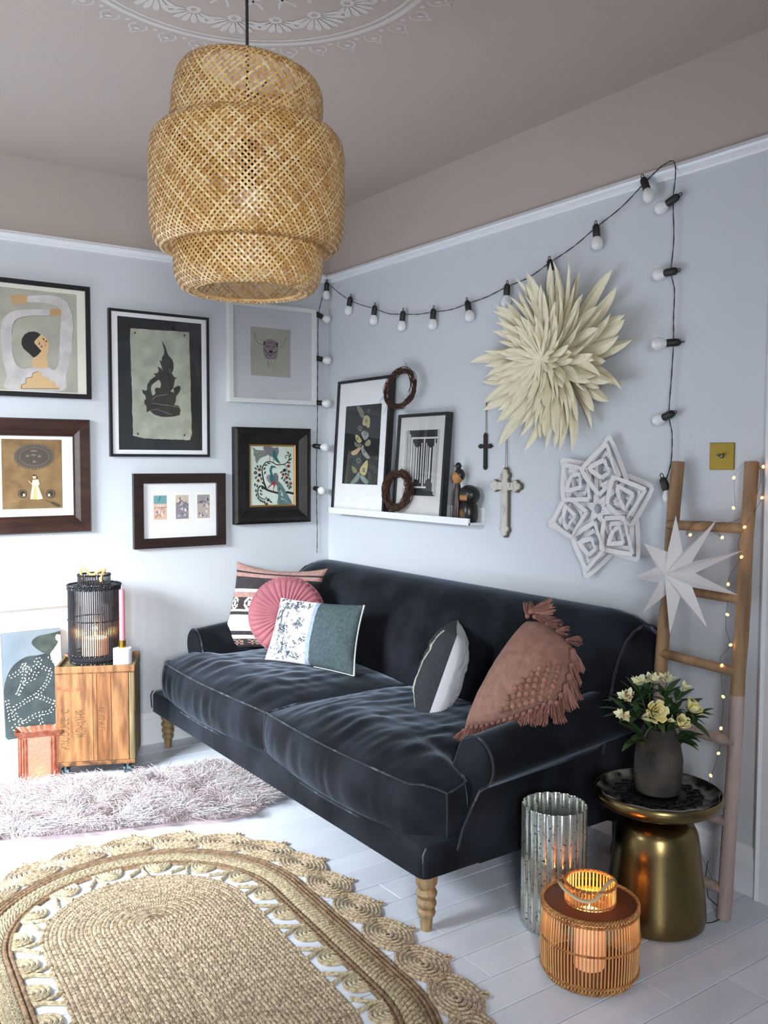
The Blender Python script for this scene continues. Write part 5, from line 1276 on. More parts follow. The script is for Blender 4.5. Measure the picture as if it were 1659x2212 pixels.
for a, b_ in ((.035, .035), (CW-.04, .04), (.035, CD-.04), (CW-.04, CD-.045)):
    p = CO+cu*a+cv*b_; cs_ = MB()
    for s_ in (-1, 1):
        q = p+cu*s_*.012; cs_.xf(Matrix.Identity(4)); w_ = MB().lathe([(0, -.005), (.018, -.005), (.0195, 0), (.018, .005), (0, .005)], (0, 0, 0), 20).xf(Matrix.Translation((q.x, q.y, .0197)) @ Rc.to_4x4() @ Matrix.Rotation(PI/2, 4, 'Y')); cs_.add(w_.v, w_.f)
    co = cs_.build('caster', m_caster, cr)
    MB().box(p+V(0, 0, .036), (.012, .018, .036), Rc).box(p+V(0, 0, .0545), (.034, .034, .003), Rc).build('caster_bracket', m_steel, co, smooth=False, bevel=.001)
BC = CO+cu*.158+cv*.140; CT = CZ1-.0128
bt, e_, f_, cc = lantern('rattan_lantern', 'black rattan lantern with a lit candle standing on the crate', (BC.x, BC.y), CT, .118, .370, .072, .045, 76, m_blackr, m_blackr, mat('black_board', '#15151a', .6), m_leather, 0, bulge=.0)
pts = crom([cc+e_*-.050+f_*-.02+V(0, 0, -.020), cc+e_*-.056+f_*-.02+V(0, 0, .026), cc+e_*-.040+f_*-.02+V(0, 0, .030), cc+e_*-.018+f_*-.02+V(0, 0, .008), cc+e_*.004+f_*-.02+V(0, 0, .003), cc+e_*.028+f_*-.02+V(0, 0, .018), cc+e_*.058+f_*-.02+V(0, 0, .026), cc+e_*.052+f_*-.055+V(0, 0, .002), cc+e_*.052+f_*-.064+V(0, 0, -.026)], 5)
MB().ribbon(pts, [Vector((-.574, -.817, .1))]*len(pts), .011).build('strap_handle', m_leather, bt, solid=.002)
MB().lathe([(.065, CT+.037), (.065, CT+.27), (.0638, CT+.27), (.0638, CT+.037)], (BC.x, BC.y, 0), 40, cap=False).build('glass_cylinder', m_glass, bt)
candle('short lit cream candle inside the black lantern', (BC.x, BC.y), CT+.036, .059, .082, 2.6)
# pink taper candle in a marble and brass holder
TC = CO+cu*.290+cv*.070; tz = CZ1-.0128
hd = thing('candle_holder', 'white marble drum candle holder with a brass cup on the crate', 'candle holder', (TC.x, TC.y, tz))
MB().lathe([(0, tz), (.040, tz), (.0425, tz+.003), (.0425, tz+.077), (.040, tz+.080), (0, tz+.080)], (TC.x, TC.y, 0), 36).build('marble_base', m_marble, hd)
MB().lathe([(0, tz+.080), (.0165, tz+.080), (.0165, tz+.115), (.0135, tz+.115), (.0135, tz+.09), (0, tz+.09)], (TC.x, TC.y, 0), 28).build('brass_cup', m_brassb, hd)
tc_ = thing('candle', 'tall unlit pink taper candle in the marble holder', 'candle', (TC.x, TC.y, tz+.09))
MB().lathe([(0, tz+.0905), (.0130, tz+.0905), (.0130, tz+.12), (.0128, tz+.345), (.011, tz+.352), (0, tz+.353)], (TC.x, TC.y, 0), 20).build('wax', m_wax_pink, tc_)
MB().tube([(TC.x, TC.y, tz+.35), (TC.x-.002, TC.y, tz+.368)], .0011, 5).build('wick', mat('white_wick', '#e8e0d4', .8), tc_)

# ---------------------------------------------------------------- portrait propped on the ledge
pt_ = thing('painting', 'unframed portrait of a woman in a dark leaf-dotted dress propped behind the crate', 'painting', (-1.60, -.07, .166))
PO = V(-1.788, -.082, .1660); PW, PH = .265, .488
W_ = V(0, .055, PH).normalized(); U_ = V(1, 0, 0); N__ = U_.cross(W_)
cvb = MB(); vs = [PO+U_*a+W_*b_+N__*z for z in (0, -.016) for a, b_ in ((0, 0), (PW, 0), (PW, PH), (0, PH))]
cvb.v = [tuple(p) for p in vs]; cvb.f = [(0, 1, 2, 3), (7, 6, 5, 4), (0, 4, 5, 1), (1, 5, 6, 2), (2, 6, 7, 3), (3, 7, 4, 0)]; cvb.m = [0]*6; cvb.build('canvas', mat('canvas_edge', '#4a525a', .8), pt_, smooth=False)
s_ = .488/221.; A = Art(PO+N__*.0006, U_, W_, N__, .47, PH, None); A.um = PW/.47
def pq(x, y):   # picture coordinates as (across, down) fractions of the canvas
    return (x, y)
A.poly([(0, 0), (1, 0), (1, 1), (0, 1)], mat('print_portrait_ground', '#7d8890', .8, c2='#6f7b84', scale=5))
A.smooth([(.03, .42), (.10, .31), (.22, .245), (.34, .24), (.52, .22), (.62, .24), (.74, .52), (.80, .75), (.86, 1.0), (.02, 1.0), (.0, .8), (.0, .55)], mat('print_dress', '#2d3539', .8, c2='#3d4a4a', scale=14))
A.smooth([(.28, .115), (.34, .06), (.46, .045), (.56, .03), (.66, .0), (1.0, .0), (.92, .12), (.70, .08), (.58, .12), (.56, .16), (.48, .235), (.42, .24), (.34, .19)], mat('print_hair', '#2e3a36', .8, c2='#47504a', scale=20))
A.smooth([(.52, .08), (.56, .065), (.62, .05), (.70, .02), (.82, .015), (.92, .08), (.90, .14), (.80, .18), (.70, .205), (.62, .19), (.585, .30), (.57, .42), (.535, .50), (.50, .38), (.455, .255), (.49, .20), (.535, .14), (.525, .10)], '#d9bdb0')
A.ell((.535, .09), .022, .032, '#e2c8bc').line([(.70, .075), (.735, .065), (.77, .085)], .008, '#8a6a5e').ell((.745, .095), .022, .01, '#a98d84').smooth([(.62, .225), (.70, .245), (.80, .21), (.86, .17), (.84, .25), (.74, .28), (.65, .27)], '#38434a')
A.k += 1
def dots(p0, p1, n, w2=.016):
    n = max(4, int(math.hypot(p1[0]-p0[0], p1[1]-p0[1])/.030)); bw = random.uniform(-.04, .04)
    for i in range(n):
        t_ = (i+.5)/n; an = math.atan2(p1[1]-p0[1], p1[0]-p0[0]); b_ = bw*math.sin(PI*t_)
        x = p0[0]+(p1[0]-p0[0])*t_-math.sin(an)*b_; y = p0[1]+(p1[1]-p0[1])*t_+math.cos(an)*b_
        for sg in (1, -1):
            o_ = w2*random.uniform(.75, 1.1)*sg
            A.leaf((x-math.sin(an)*o_+random.uniform(-.004, .004), y+math.cos(an)*o_), random.uniform(.016, .023), .0105, an+sg*random.uniform(.5, .9), '#dfe6e4')
for p0, p1 in (((.05, .42), (.20, .30)), ((.20, .30), (.12, .60)), ((.12, .60), (.30, .45)), ((.30, .27), (.46, .40)), ((.46, .40), (.30, .62)), ((.30, .62), (.08, .72)), ((.44, .255), (.56, .50)), ((.56, .50), (.48, .72)), ((.48, .72), (.30, .62)), ((.20, .30), (.34, .42)),
               ((.08, .72), (.18, .86)), ((.18, .86), (.34, .80)), ((.34, .80), (.48, .72)), ((.62, .62), (.56, .86)), ((.34, .80), (.40, .96)), ((.06, .92), (.18, .86)), ((.56, .50), (.70, .78)), ((.60, .88), (.46, .94)), ((.36, .26), (.24, .36)), ((.02, .62), (.06, .84)), ((.66, .60), (.76, .92))): dots(p0, p1, 11)
A.build(pt_)

# ---------------------------------------------------------------- copper lantern on the floor
KO = V(-1.672, -.205, 0); ka = math.radians(-17); ku = V(math.cos(ka), math.sin(ka), 0); kv = V(-math.sin(ka), math.cos(ka), 0)
cl = thing('copper_lantern', 'square embossed pink-copper glass lantern glowing on the floor before the portrait', 'lantern', KO)
m_cop = mat('pink_copper', '#c98a72', .25, .75, c2='#a9654c', scale=30, bump=.4, bscale=45)
def copper_panel():
    m = bpy.data.materials.new('embossed_copper_glass'); m.use_nodes = True; nt = m.node_tree; N = nt.nodes; L = nt.links; b = N['Principled BSDF']
    b.inputs['Base Color'].default_value = (.66, .34, .25, 1); b.inputs['Metallic'].default_value = .35; b.inputs['Roughness'].default_value = .3
    tr_ = N.new('ShaderNodeBsdfTranslucent'); tr_.inputs[0].default_value = (1, .62, .42, 1); mx = N.new('ShaderNodeMixShader'); mx.inputs[0].default_value = .38
    L.new(b.outputs[0], mx.inputs[1]); L.new(tr_.outputs[0], mx.inputs[2]); L.new(mx.outputs[0], N['Material Output'].inputs[0])
    w_ = N.new('ShaderNodeTexNoise'); w_.inputs['Scale'].default_value = 26; w_.inputs['Distortion'].default_value = 2.5; bp = N.new('ShaderNodeBump'); bp.inputs['Strength'].default_value = .7; bp.inputs['Distance'].default_value = .004
    tc = N.new('ShaderNodeTexCoord'); L.new(tc.outputs['Object'], w_.inputs[0]); L.new(w_.outputs[0], bp.inputs['Height']); L.new(bp.outputs[0], b.inputs['Normal']); L.new(bp.outputs[0], tr_.inputs['Normal']); return m
m_cg = copper_panel(); KW, KD, KH = .172, .075, .20
def kp(a, b_, z): return KO+ku*a+kv*b_+V(0, 0, z)
def kring(wd, dp, z, cut=.018): 
    a, b_ = wd/2, dp/2
    return [kp(x, y, z) for x, y in ((-a+cut, -b_), (a-cut, -b_), (a, -b_+cut), (a, b_-cut), (a-cut, b_), (-a+cut, b_), (-a, b_-cut), (-a, -b_+cut))]
mb = MB(); R_ = [kring(KW, KD, .002), kring(KW, KD, .012), kring(KW*.97, KD*.97, .014), kring(KW*.97, KD*.97, KH), kring(KW*1.0, KD*1.0, KH+.004)]
vs = [p for r_ in R_ for p in r_]; mb.add(vs, [(8*j+k, 8*j+(k+1) % 8, 8*j+8+(k+1) % 8, 8*j+8+k) for j in range(4) for k in range(8)]+[tuple(range(8))]); mb.build('lantern_body', m_cg, cl, smooth=False, solid=.002)
mb = MB()
for a in (-.078, -.066, -.053, .053, .066, .078):
    mb.tube([kp(a, -KD/2-.001+(.006 if abs(a) > .07 else 0), .006), kp(a, -KD/2-.001+(.006 if abs(a) > .07 else 0), KH)], .0042, 8)
for b_ in (-.022, -.008, .008, .022): mb.tube([kp(KW/2, b_, .006), kp(KW/2, b_, KH)], .0042, 8).tube([kp(-KW/2, b_, .006), kp(-KW/2, b_, KH)], .0042, 8)
mb.build('corner_flute', m_cop, cl)
mb = MB(); n = 15; prev = None
for f0, f1 in (((-KW/2, -KD/2), (KW/2, -KD/2)), ((KW/2, -KD/2), (KW/2, KD/2)), ((KW/2, KD/2), (-KW/2, KD/2)), ((-KW/2, KD/2), (-KW/2, -KD/2))):
    d = Vector((f1[0]-f0[0], f1[1]-f0[1])); nn = Vector((d.y, -d.x)).normalized(); m_n = 14 if d.length > .1 else 6; vs = []
    for i in range(m_n+1):
        t_ = i/m_n; p = Vector(f0)+d*t_; ext_ = .014; ex = d.normalized()*ext_*(2*t_-1)
        q = p+nn*ext_+ex; sc_ = .005*abs(math.sin(t_*PI*5)); vs += [kp(p.x, p.y, KH+.003), kp(q.x, q.y, KH+.028+sc_)]
    mb.add(vs, [(2*i, 2*i+1, 2*i+3, 2*i+2) for i in range(m_n)])
mb.build('flared_crown', m_cop, cl, smooth=False, solid=.002)
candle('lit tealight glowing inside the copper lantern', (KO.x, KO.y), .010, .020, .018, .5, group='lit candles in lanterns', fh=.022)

# ---------------------------------------------------------------- cushions
CAMP = cam.matrix_world.translation.copy()
def tow(p, s): return CAMP+(Vector(p)-CAMP)*s
def pillow(name, label, TL, TR, BR, BL, th, mats, pat, n=56, pinch=.05, wr=.004, fr=None, asym=.5, mback=None, group='scatter cushions on the velvet sofa'):
    TL, TR, BR, BL = map(Vector, (TL, TR, BR, BL)); cen = (TL+TR+BR+BL)/4
    nn = (TR-TL).cross(TL-BL).normalized()
    if nn.dot(CAMP-cen) < 0: nn = -nn
    if fr is not None and nn.dot(Vector(fr)) < 0: nn = -nn
    t = thing(name, label, 'cushion', (BL+BR)/2, group)
    vs = []; fs = []; mi = []
    def base(u, v):
        # concave sides between pinched corners
        uu = u+(.5-u)*2*pinch*(1-(2*v-1)**2)*abs(2*u-1)**3*1.0; vv = v+(.5-v)*2*pinch*(1-(2*u-1)**2)*abs(2*v-1)**3
        return (TL*(1-uu)+TR*uu)*(1-vv)+(BL*(1-uu)+BR*uu)*vv
    def surf(u, v, s):
        a, b_ = 2*u-1, 2*v-1; h = max(0, (1-a*a))**.42*max(0, (1-b_*b_))**.42
        p = base(u, v)+nn*(th*(asym if s > 0 else 1-asym)*h*s)
        e = noise.noise(Vector((u*5+len(label), v*5, s*2)))*wr*2+noise.noise(Vector((u*14, v*14+len(label), s)))*wr
        return p+nn*e*h*s
    for s in (1, -1):
        o = len(vs)
        for j in range(n+1):
            for i in range(n+1): vs.append(surf(i/n, j/n, s))
        for j in range(n):
            for i in range(n):
                q = (o+j*(n+1)+i, o+j*(n+1)+i+1, o+(j+1)*(n+1)+i+1, o+(j+1)*(n+1)+i); fs.append(q if s > 0 else q[::-1])
                mi.append(pat((i+.5)/n, (j+.5)/n) if s > 0 else (mback if mback is not None else pat((i+.5)/n, (j+.5)/n)))
    mb = MB(); mb.v = [tuple(p) for p in vs]; mb.f = fs; mb.m = mi
    o = mb.build('cushion_cover', mats, t)
    return t, surf, base, nn, o
kp_, kb_, kc_ = mat('kilim_pink', '#a9857c', .95, c2='#96736b', scale=60, bump=.5, bscale=160), mat('kilim_black', '#2b2629', .95, c2='#373135', scale=60, bump=.5, bscale=160), mat('kilim_cream', '#d9cfc6', .95, c2='#c9beb4', scale=60, bump=.5, bscale=160)
def kpat(u, v):
    st = [(.10, 0), (.125, 1), (.17, 0), (.305, 1), (.35, 2), (.40, 0), (.54, 3), (.565, 2), (.60, 1), (.775, 2), (.82, 1), (.865, 2), (1.1, 4)]
    k = next(m for e, m in st if v < e)
    if k == 3:
        x = (u*5) % 1; y = (v-.40)/.14; return 2 if (abs(x-.5) < .30 and abs(abs(x-.5)*2-(1-abs(2*y-1))*.7) < .17) or (abs(x-.5) < .08 and abs(y-.5) < .2) else 1
    if k == 4:
        x = (u*6) % 1; y = (v-.865)/.135; return 0 if abs(y-.4) < .25 and abs(x-.5) < .36 and (int(x*6)+int(y*8)) % 2 == 0 else 1
    return k
pillow('scatter_cushion', 'large striped kilim cushion in pink, black and cream, hindmost in the sofa corner', (-.600, -.040, .915), (-.290, -.465, .898), (-.420, -.515, .468), (-.745, -.090, .448), .15, [kp_, kb_, kc_], kpat, n=84, pinch=.075)
# round pleated velvet cushion
rc_ = tow((-.502, -.413, .668), .975); rn = (CAMP-rc_); rn.z = .35; rn = (rn.normalized()*.75+Vector((-.55, -.55, .15))).normalized()
rt_ = thing('scatter_cushion', 'round pleated dusky pink velvet cushion leaning on the kilim cushion', 'cushion', rc_-V(0, 0, .185), 'scatter cushions on the velvet sofa')
ru = rn.cross(Vector((0, 0, 1))).normalized(); rw = ru.cross(rn)*-1; rw = rn.cross(ru); rw = rw if rw.z > 0 else -rw
mpk = mat('pink_velvet', '#a5646c', .7, c2='#8f545d', scale=6, sheen=.8, stint=(1, .62, .68), spec=.2)
vs = []; NT, NR = 432, 26
for s in (1, -1):
    for j in range(NR+1):
        q = j/NR
        for i in range(NT):
            a = 2*PI*i/NT; r = .183*math.sin(q*PI/2)**.95; h = .062*max(0, 1-q**2.6)**.6
            a2 = a+.10*math.sin(q*3)*0+.15*q*(1-q)
            pl_ = abs(math.sin(18*a2+1.2*math.sin(3*a)))**.6; amp = .0085*min(1, q*3)*(1-.55*q**6)
            h += amp*(pl_-.5); h -= .024*math.exp(-(q/.10)**2)
            r2 = r+(.005*math.sin(36*a+(PI if q > .93 else 0)) if q > .86 else 0)
            vs.append(rc_+ru*(r2*math.cos(a))+rw*(r2*math.sin(a))+rn*(h*s))
fs = []
for k_ in (0, 1):
    o = k_*(NR+1)*NT
    for j in range(NR):
        for i in range(NT):
            q = (o+j*NT+i, o+j*NT+(i+1) % NT, o+(j+1)*NT+(i+1) % NT, o+(j+1)*NT+i); fs.append(q if k_ == 0 else q[::-1])
fast_mesh('pleated_cover', [tuple(p) for p in vs], fs, mpk, rt_)
mb = MB()
for s_ in (0, 1):
    mb.tube([rc_+ru*(.186*math.cos(a))+rw*(.186*math.sin(a))+rn*(.009*math.sin(30*a+s_*PI)) for a in np.linspace(0, 2*PI, 360, endpoint=False)], .0065, 6, closed=True)
mb.build('ruched_edge', mpk, rt_)
MB().sphere(rc_+rn*.045, .012, sc=(1, 1, 1)).build('centre_button', mpk, rt_)
# toile and grey oblong cushion
tg = mat('grey_linen', '#4a575b', .9, c2='#3a464a', scale=90, bump=.6, bscale=260); tw = mat('toile_white', '#dcdde0', .9, bump=.3, bscale=200)
tl_ = mat('blue_grey_lace', '#9aa7bd', .9, c2='#7f8da6', scale=120); ti = mat('toile_ink', '#5a626c', .9, c2='#2c343d', scale=50)
rnd = random.Random(5); blobs = []
for cx, cy, n, sp in ((.13, .13, 50, .13), (.30, .12, 30, .10), (.16, .50, 54, .12), (.36, .38, 22, .08), (.22, .80, 60, .15), (.42, .62, 12, .07), (.38, .86, 14, .08), (.05, .35, 8, .05), (.42, .12, 8, .07)):
    for k in range(n):
        blobs.append((cx+rnd.gauss(0, sp*.45), cy+rnd.gauss(0, sp*.6), rnd.uniform(.006, .017), rnd.uniform(0, PI)))
def tpat(u, v):
    if u > .535: return 1
    if u > .485+.006*math.sin(v*160): return 2
    if abs(u-(.10+.10*(.45-v)+.015*math.sin(v*20))) < .012 and .08 < v < .45: return 3
    for bx_, by_, r, a in blobs:
        dx, dy = u-bx_, (v-by_)*.7
        if abs(dx) < .03 and abs(dy) < .03:
            x = dx*math.cos(a)+dy*math.sin(a); y = -dx*math.sin(a)+dy*math.cos(a)
            if (x/(r*1.5))**2+(y/(r*.75))**2 < 1 and (x/(r*1.5))**2+(y/(r*.75))**2 > .12: return 3
    return 0
ts_ = .955
Tt, surf, base, nn, _ = pillow('scatter_cushion', 'oblong cushion, half black-and-white toile and half slate grey', tow((-.571, -.478, .772), ts_), tow((-.351, -.894, .770), ts_), tow((-.446, -.951, .455), ts_), tow((-.675, -.501, .478), ts_), .115, [tw, tg, tl_, ti], tpat, n=150, pinch=.03)
MB().tube([base(1, v) for v in np.linspace(0, 1, 24)], .0045, 6).tube([base(u, 1) for u in np.linspace(.56, 1, 12)], .003, 6).build('white_edge', mat('cushion_white', '#cfd6d8', .9), Tt)
MB().ribbon([surf(.512, v, 1)+nn*.002 for v in np.linspace(.02, .98, 40)], nn, .018).build('lace_trim', tl_, Tt)
# black and white cushion seen from its edge
bt_ = mat('charcoal_linen', '#23272b', .9, c2='#2d3236', scale=90, bump=.5, bscale=240); bw_ = mat('white_linen', '#d2d3d8', .9, bump=.5, bscale=30)
nT, nB = V(-.505, -1.765, .785), V(-.668, -1.770, .446)
dd_ = V(.200, .262, 0)
Tb, surf, base, nn, _ = pillow('scatter_cushion', 'small black cushion with a beaded braid stripe and white back, seen edge-on', nT+dd_+V(.02, 0, 0), nT, nB, nB+dd_*.8+V(.02, 0, .01), .180, [bt_, bw_], lambda u, v: 0, n=44, pinch=.02, mback=1, fr=(-.9, .5, .3), wr=.006)
mb = MB()
for off_ in (-.012, 0, .012):
    for k in range(44):
        v = .06+.88*k/43; mb.sphere(surf(.66+off_, v, 1), .0042 if off_ else .0032, 6, 4)
mb.build('beaded_braid', mat('braid_cream', '#b9b5aa', .8), Tb)
# dusky pink tasselled cushion
pkm = mat('terracotta_pink_cotton', '#9a7466', .95, c2='#8a6457', scale=40, bump=.5, bscale=220)
tsm = mat('tassel_pink_yarn', '#a07468', .95, c2='#84594d', scale=40)
ps = .955
pTL, pTR, pBR, pBL = V(-.470, -2.110, .885), V(-.455, -2.310, .828), V(-.600, -2.372, .672), V(-.700, -2.045, .520)
Tp, surf, base, nn, _ = pillow('scatter_cushion', 'dusky pink cotton cushion with tassels and a knotted macrame corner', pTL, pTR, pBR, pBL, .17, [pkm], lambda u, v: 0, n=48, pinch=-.07, asym=.62)
def tassel_mesh(seed, L, n=46):
    r_ = random.Random(seed); mb = MB().sphere((0, 0, -.008), .0105, 10, 7)
    mb.tube([(.0095*math.cos(a), .0095*math.sin(a), -.016) for a in np.linspace(0, 2*PI, 10, endpoint=False)], .0022, 5, closed=True)
    for i in range(n):
        a = r_.uniform(0, 2*PI); q = r_.uniform(.2, 1)**.5; s_ = .024*q; l = L*r_.uniform(.85, 1.05)
        mb.tube([(.007*q*math.cos(a), .007*q*math.sin(a), -.012), (s_*.75*math.cos(a), s_*.75*math.sin(a), -.012-l*.45), (s_*math.cos(a+.1)+r_.uniform(-.003, .003), s_*math.sin(a+.1)+r_.uniform(-.003, .003), -.012-l)], .00115, 3, caps=False)
    return mb
tvars = [tassel_mesh(k, L).build('tassel', tsm, Tp, local=True) for k, L in ((1, .060), (2, .052), (3, .066))]
tused = set(); PO_ = ORG[Tp.name]
def put_tassel(p, d, sc=1.0):
    src = random.choice(tvars) if len(tused) >= 3 else [t_ for t_ in tvars if t_.name not in tused][0]
    d = Vector(d).normalized(); M = Matrix.Translation(Vector(p)-PO_) @ (-d).to_track_quat('Z', 'Y').to_matrix().to_4x4() @ Matrix.Rotation(random.uniform(0, 6), 4, 'Z') @ Matrix.Scale(sc, 4)
    if src.name not in tused: tused.add(src.name); src.matrix_basis = M
    else: inst(src, 'tassel', Tp, M)
out_u = (pTR-pTL).normalized(); out_v = (pBL-pTL).normalized(); toc = (CAMP-pTR).normalized()
put_tassel(base(0.02, 0)+V(0, 0, .035)+toc*.01, V(.35, -.45, .15), 1.25); put_tassel(base(0, 0)+V(0, 0, .012), V(-.1, -.2, .8), .9); put_tassel(base(.1, 0)+V(0, 0, .02), V(.3, -.8, -.2), 1.0)
for k in range(3): put_tassel(base(.35+.25*k, 0)+toc*.01, out_u*.8-out_v*.35+toc*.2, .8)
for k, v in enumerate((.04, .30, .50, .68, .84, .97)): put_tassel(base(1, v)+toc*.02, out_u*.35+V(0, 0, -.9)+toc*.25, 1.15 if k in (0, 2, 3) else 1.0)
for k in range(15):
    u = .97-.066*k; put_tassel(base(u, 1)+toc*.022+V(0, 0, .014), out_v*.45+out_u*.15+V(0, 0, -.35)+toc*.4, .95 if u > .5 else .75)
put_tassel(base(0, 1)+toc*.01, out_v*.6+V(-.25, .05, -.3)+toc*.2, .8)
mb = MB()
for i in range(8):
    for j in range(8-i):
        u = .98-.095*i*.9; v = .98-.092*j-.0*i
        u = 1-.03-.065*i; v = 1-.05-.078*j
        p = surf(u, v, 1)+nn*.008; mb.sphere(p, .0098, 7, 5, (1, 1, 1.2))
        if j < 7-i: mb.tube([p, surf(u, v-.078, 1)+nn*.006], .003, 5)
        if i < 7-j: mb.tube([p, surf(u-.065, v, 1)+nn*.006], .003, 5)
mb.build('macrame_panel', tsm, Tp)

# ---------------------------------------------------------------- sheepskin rug
fr_ = thing('fur_rug', 'shaggy pinkish-grey long-haired sheepskin on the floor beside the jute rug', 'rug', (-1.5, -.75, 0))
fpoly = [(-2.35, -.36), (-1.95, -.30), (-1.65, -.36), (-1.35, -.50), (-1.05, -.55), (-.87, -.60), (-.80, -.78), (-.86, -.98), (-1.02, -1.12), (-1.18, -1.15), (-1.38, -1.06), (-1.6, -1.0), (-1.85, -.90), (-2.1, -.82), (-2.35, -.80)]
fl2 = [tuple(p[:2]) for p in crom([(*p, 0) for p in fpoly+fpoly[:1]], 4)[:-1]]
def in_poly(X, Y, P):
    ins = np.zeros(X.shape, bool); n = len(P); j = n-1
    for i in range(n):
        xi, yi = P[i]; xj, yj = P[j]
        c = ((yi > Y) != (yj > Y)) & (X < (xj-xi)*(Y-yi)/(yj-yi+1e-12)+xi); ins ^= c; j = i
    return ins
mb = MB(); slab(mb, fl2, (.001, .012, .020), (0, .004, .03)); mb.build('hide', mat('fur_hide', '#a8979c', .95), fr_)
X = rng.uniform(-2.35, -.78, 90000); Y = rng.uniform(-1.17, -.28, 90000); k = in_poly(X, Y, fl2); X, Y = X[k][:34000], Y[k][:34000]; n = len(X)
clump = np.array([[noise.noise(Vector((x*9, y*9, 0))), noise.noise(Vector((x*9, y*9, 7)))] for x, y in zip(X, Y)])
vig = rng.normal(0, 1, (n, 2))*.35+clump*2.2+np.stack([(X+1.5)*.5, (Y+.78)*1.6], 1)
vig /= np.maximum(1e-6, np.linalg.norm(vig, axis=1))[:, None]
Lh = rng.uniform(.055, .105, n); up_ = rng.uniform(.35, 1.0, n); SEG = 5
P = np.zeros((n, SEG+1, 3)); P[:, 0, 0] = X; P[:, 0, 1] = Y; P[:, 0, 2] = .016
ph = rng.uniform(0, 6.28, n); cf = rng.uniform(2.2, 4.5, n)
for s in range(1, SEG+1):
    t_ = s/SEG; lean_ = .35+.9*t_
    dx = vig[:, 0]*lean_+.45*np.cos(ph+cf*s); dy = vig[:, 1]*lean_+.45*np.sin(ph+cf*s); dz = up_*(1.05-1.05*t_)
    l = np.sqrt(dx*dx+dy*dy+dz*dz); st_ = Lh/SEG
    P[:, s, 0] = P[:, s-1, 0]+dx/l*st_; P[:, s, 1] = P[:, s-1, 1]+dy/l*st_; P[:, s, 2] = np.maximum(.006, P[:, s-1, 2]+dz/l*st_)
wd = np.array([.0011, .0011, .001, .0009, .0007, .0003])
sd = np.stack([-vig[:, 1], vig[:, 0], rng.normal(0, .4, n)], 1); sd /= np.linalg.norm(sd, axis=1)[:, None]
Vt = np.empty((n, SEG+1, 2, 3)); Vt[:, :, 0] = P-sd[:, None, :]*wd[None, :, None]; Vt[:, :, 1] = P+sd[:, None, :]*wd[None, :, None]
b0 = (np.arange(n)*(SEG+1)*2)[:, None]+(np.arange(SEG)*2)[None, :]; Q = np.stack([b0, b0+1, b0+3, b0+2], -1).reshape(-1, 4)
mi = np.repeat(np.clip(((clump[:, 0]+rng.normal(0, .25, n)) > .05).astype(int)+(rng.random(n) > .8), 0, 2), SEG)
fast_mesh('fur', Vt.reshape(-1, 3), Q, [mat('fur_pinkish', '#baa6a8', .7, sss=0), mat('fur_pale', '#cbc5c7', .7), mat('fur_grey', '#80787a', .7)], fr_, kind='stuff', mi=mi)

# ---------------------------------------------------------------- scalloped jute rug
jr = thing('jute_rug', 'big oval braided jute rug with open lattice ring and scalloped edge', 'rug', (-1.74, -2.10, 0))
m_j = [mat('jute_rope', '#b6a387', .85, c2='#77634a', scale=95, ramp=(.40, .62), bump=.9, bscale=190, sheen=.3), mat('jute_pale', '#bcae91', .8, c2='#867556', scale=110, stretch=(1, 1, 1), bump=.9, bscale=150, sheen=.3), mat('jute_brown', '#8b7157', .85, c2='#654f38', scale=50, bump=.9, bscale=190)]
SA, SB = np.array([-1.722, -1.735]), np.array([-1.762, -2.43]); LS = np.linalg.norm(SB-SA); dS = (SB-SA)/LS; nS = np.array([-dS[1], dS[0]])
ARC = PI*.36
def stad(t, r):
    """t in 0..1 round the stadium at offset r -> point, outward normal"""
    tot = 2*LS+2*ARC; s = (t % 1)*tot
    if s < LS: q = s; nn_ = nS; c = SA+dS*q
    elif s < LS+ARC: a = (s-LS)/ARC*PI; nn_ = nS*math.cos(a)+dS*math.sin(a); c = SB
    elif s < 2*LS+ARC: q = s-LS-ARC; nn_ = -nS; c = SB-dS*q
    else: a = (s-2*LS-ARC)/ARC*PI; nn_ = -nS*math.cos(a)-dS*math.sin(a); c = SA
    return c+nn_*r, nn_
def band(name, r0, r1, h, ropes, stitch, amp, slant, mt, K, z0=.001, tw=1):
    """flat rope band: ropes side by side, each with helical stitch relief"""
    PR = 6 if ropes > 1 else 16; T = K; ts = [(i/T) for i in range(T)]; C_ = []; 
    base_ = [stad(t_, 0) for t_ in ts]; rmid = (r0+r1)/2; per = 2*LS+2*PI*max(rmid, .02)
    rs = []; 
    for k in range(ropes):
        for j in range(PR): rs.append((r0+(r1-r0)*(k+j/PR)/ropes, k, j/PR))
    rs.append((r1, ropes-1, 1.0))
    cs = np.array([b_[0] for b_ in base_]); ns = np.array([b_[1] for b_ in base_]); s_ = np.array(ts)
    vs = []
    for r, k, f in rs:
        x = 2*f-1; prof = math.sqrt(max(0, 1-x*x)) ; ph_ = (k*.37) % 1
        perr = 2*LS+2*PI*max(r, .02); cyc = round(perr/stitch)
        zz = z0+h*prof+amp*np.sin(2*PI*(s_*cyc+slant*x*(1 if k % 2 else -1)*tw+ph_))*(.35+.65*prof)
        p = cs+ns*(r+amp*.5*np.cos(2*PI*(s_*cyc+ph_)))[:, None] if False else cs+ns*r
        vs.append(np.column_stack([p, zz]))
    V_ = np.concatenate(vs); M_ = len(rs); i = np.arange(T); Qs = []
    for m_ in range(M_-1): Qs.append(np.stack([m_*T+i, m_*T+(i+1) % T, (m_+1)*T+(i+1) % T, (m_+1)*T+i], 1))
    return fast_mesh(name, V_, np.concatenate(Qs), mt, jr)
band('centre_coil', -.003, .326, .0038, 26, .014, .0017, .5, m_j[0], 1100)
band('inner_rope', .398, .430, .0085, 2, .020, .0020, .6, m_j[2], 760)
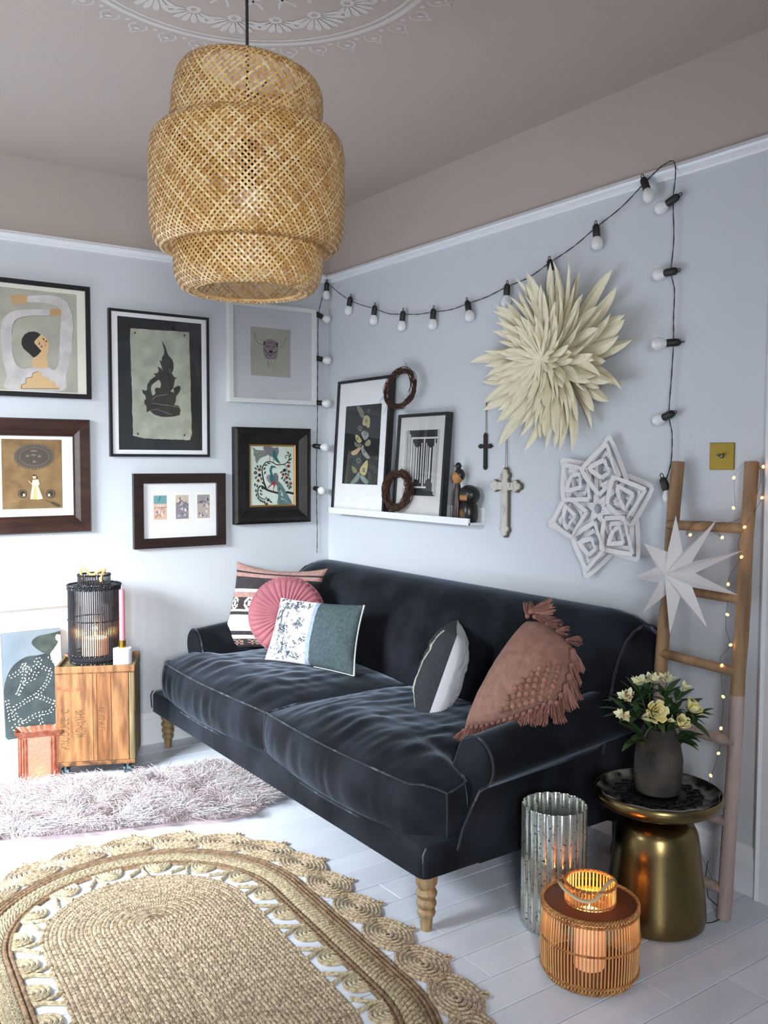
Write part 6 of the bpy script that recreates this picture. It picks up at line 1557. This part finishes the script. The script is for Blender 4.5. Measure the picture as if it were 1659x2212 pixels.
band('braided_band', .430, .486, .0070, 1, .019, .0048, .9, m_j[1], 1900)
band('outer_rope', .486, .527, .0080, 3, .018, .0018, .6, m_j[2], 760)
def tlen(f, r):
    ls, ar = LS, PI*r; s = (f % 1)*(2*ls+2*ar); tot = 2*LS+2*ARC
    if s < ls: q = s
    elif s < ls+ar: q = LS+(s-ls)/ar*ARC
    elif s < 2*ls+ar: q = LS+ARC+(s-ls-ar)
    else: q = 2*LS+ARC+(s-2*ls-ar)/ar*ARC
    return q/tot
def rope_mesh(paths, r, twist=True):
    mb = MB()
    for p in paths: mb.tube(p, r, 6)
    return mb
# lattice loops
lp = []
for q in range(4):
    rr = .040-.0105*q; lp.append([(.042-rr*1.35*math.sin(a)*1.0, rr*math.cos(a), .006) for a in np.linspace(0, PI, 14)])
lp.append([(.040, .048, .006), (.012, .058, .007), (-.040, .092, .006)]); lp.append([(.040, .056, .005), (.005, .050, .006), (-.040, .030, .006)])
lat = rope_mesh(lp, .0062).build('lattice_loop', m_j[1], jr, local=True); JO = ORG[jr.name]
nl = 24
for i in range(nl):
    p, nn_ = stad(tlen(i/nl+.006, .36), .360); M = Matrix(((nn_[0], -nn_[1], 0, p[0]-JO.x), (nn_[1], nn_[0], 0, p[1]-JO.y), (0, 0, 1, 0), (0, 0, 0, 1)))
    if i == 0: lat.matrix_basis = M
    else: inst(lat, 'lattice_loop', jr, M)
# scallops: coils of rope ending in a little knob
sp_ = []
pts = []
T_ = 5.6
for i in range(int(T_*30)):
    a = i/30*2*PI; f = 1-i/(T_*30); ra = .078*f+.006; rb = .101*f+.007
    pts.append((.052+.002-ra*0+ra*math.cos(a)*.92, rb*math.sin(a), .0065+.0015*(1-f)))
sc = rope_mesh([pts], .0073)
rim = [(.052+.083*math.cos(a)*.95, .106*math.sin(a), .006) for a in np.linspace(-PI*.62, PI*.62, 26)]
sc.tube(rim, .006, 6)
so = sc.build('scallop', m_j[0], jr, local=True)
kn = MB().tube([(.126, -.014, .007), (.140, -.010, .009), (.150, -.012, .010), (.152, -.020, .009), (.144, -.025, .008), (.132, -.022, .007)], .0062, 6).build('rope_knob', m_j[0], so, local=True)
ns_ = 28
for i in range(ns_):
    t0 = tlen((i+.42)/ns_, .62); p, nn_ = stad(t0, .555)
    wsc = 1.0 if (abs(nn_[0]*dS[0]+nn_[1]*dS[1]) < .05) else 1.03
    M = Matrix(((nn_[0], -nn_[1], 0, p[0]-JO.x), (nn_[1], nn_[0], 0, p[1]-JO.y), (0, 0, 1, 0), (0, 0, 0, 1))) @ Matrix.Translation((-.012, 0, 0)) @ Matrix.Diagonal((.90, 1.0*wsc if wsc > 1 else .93, 1, 1))
    if i == 0: so.matrix_basis = M
    else: s2 = inst(so, 'scallop', jr, M); inst(kn, 'rope_knob', s2, Matrix.Identity(4))
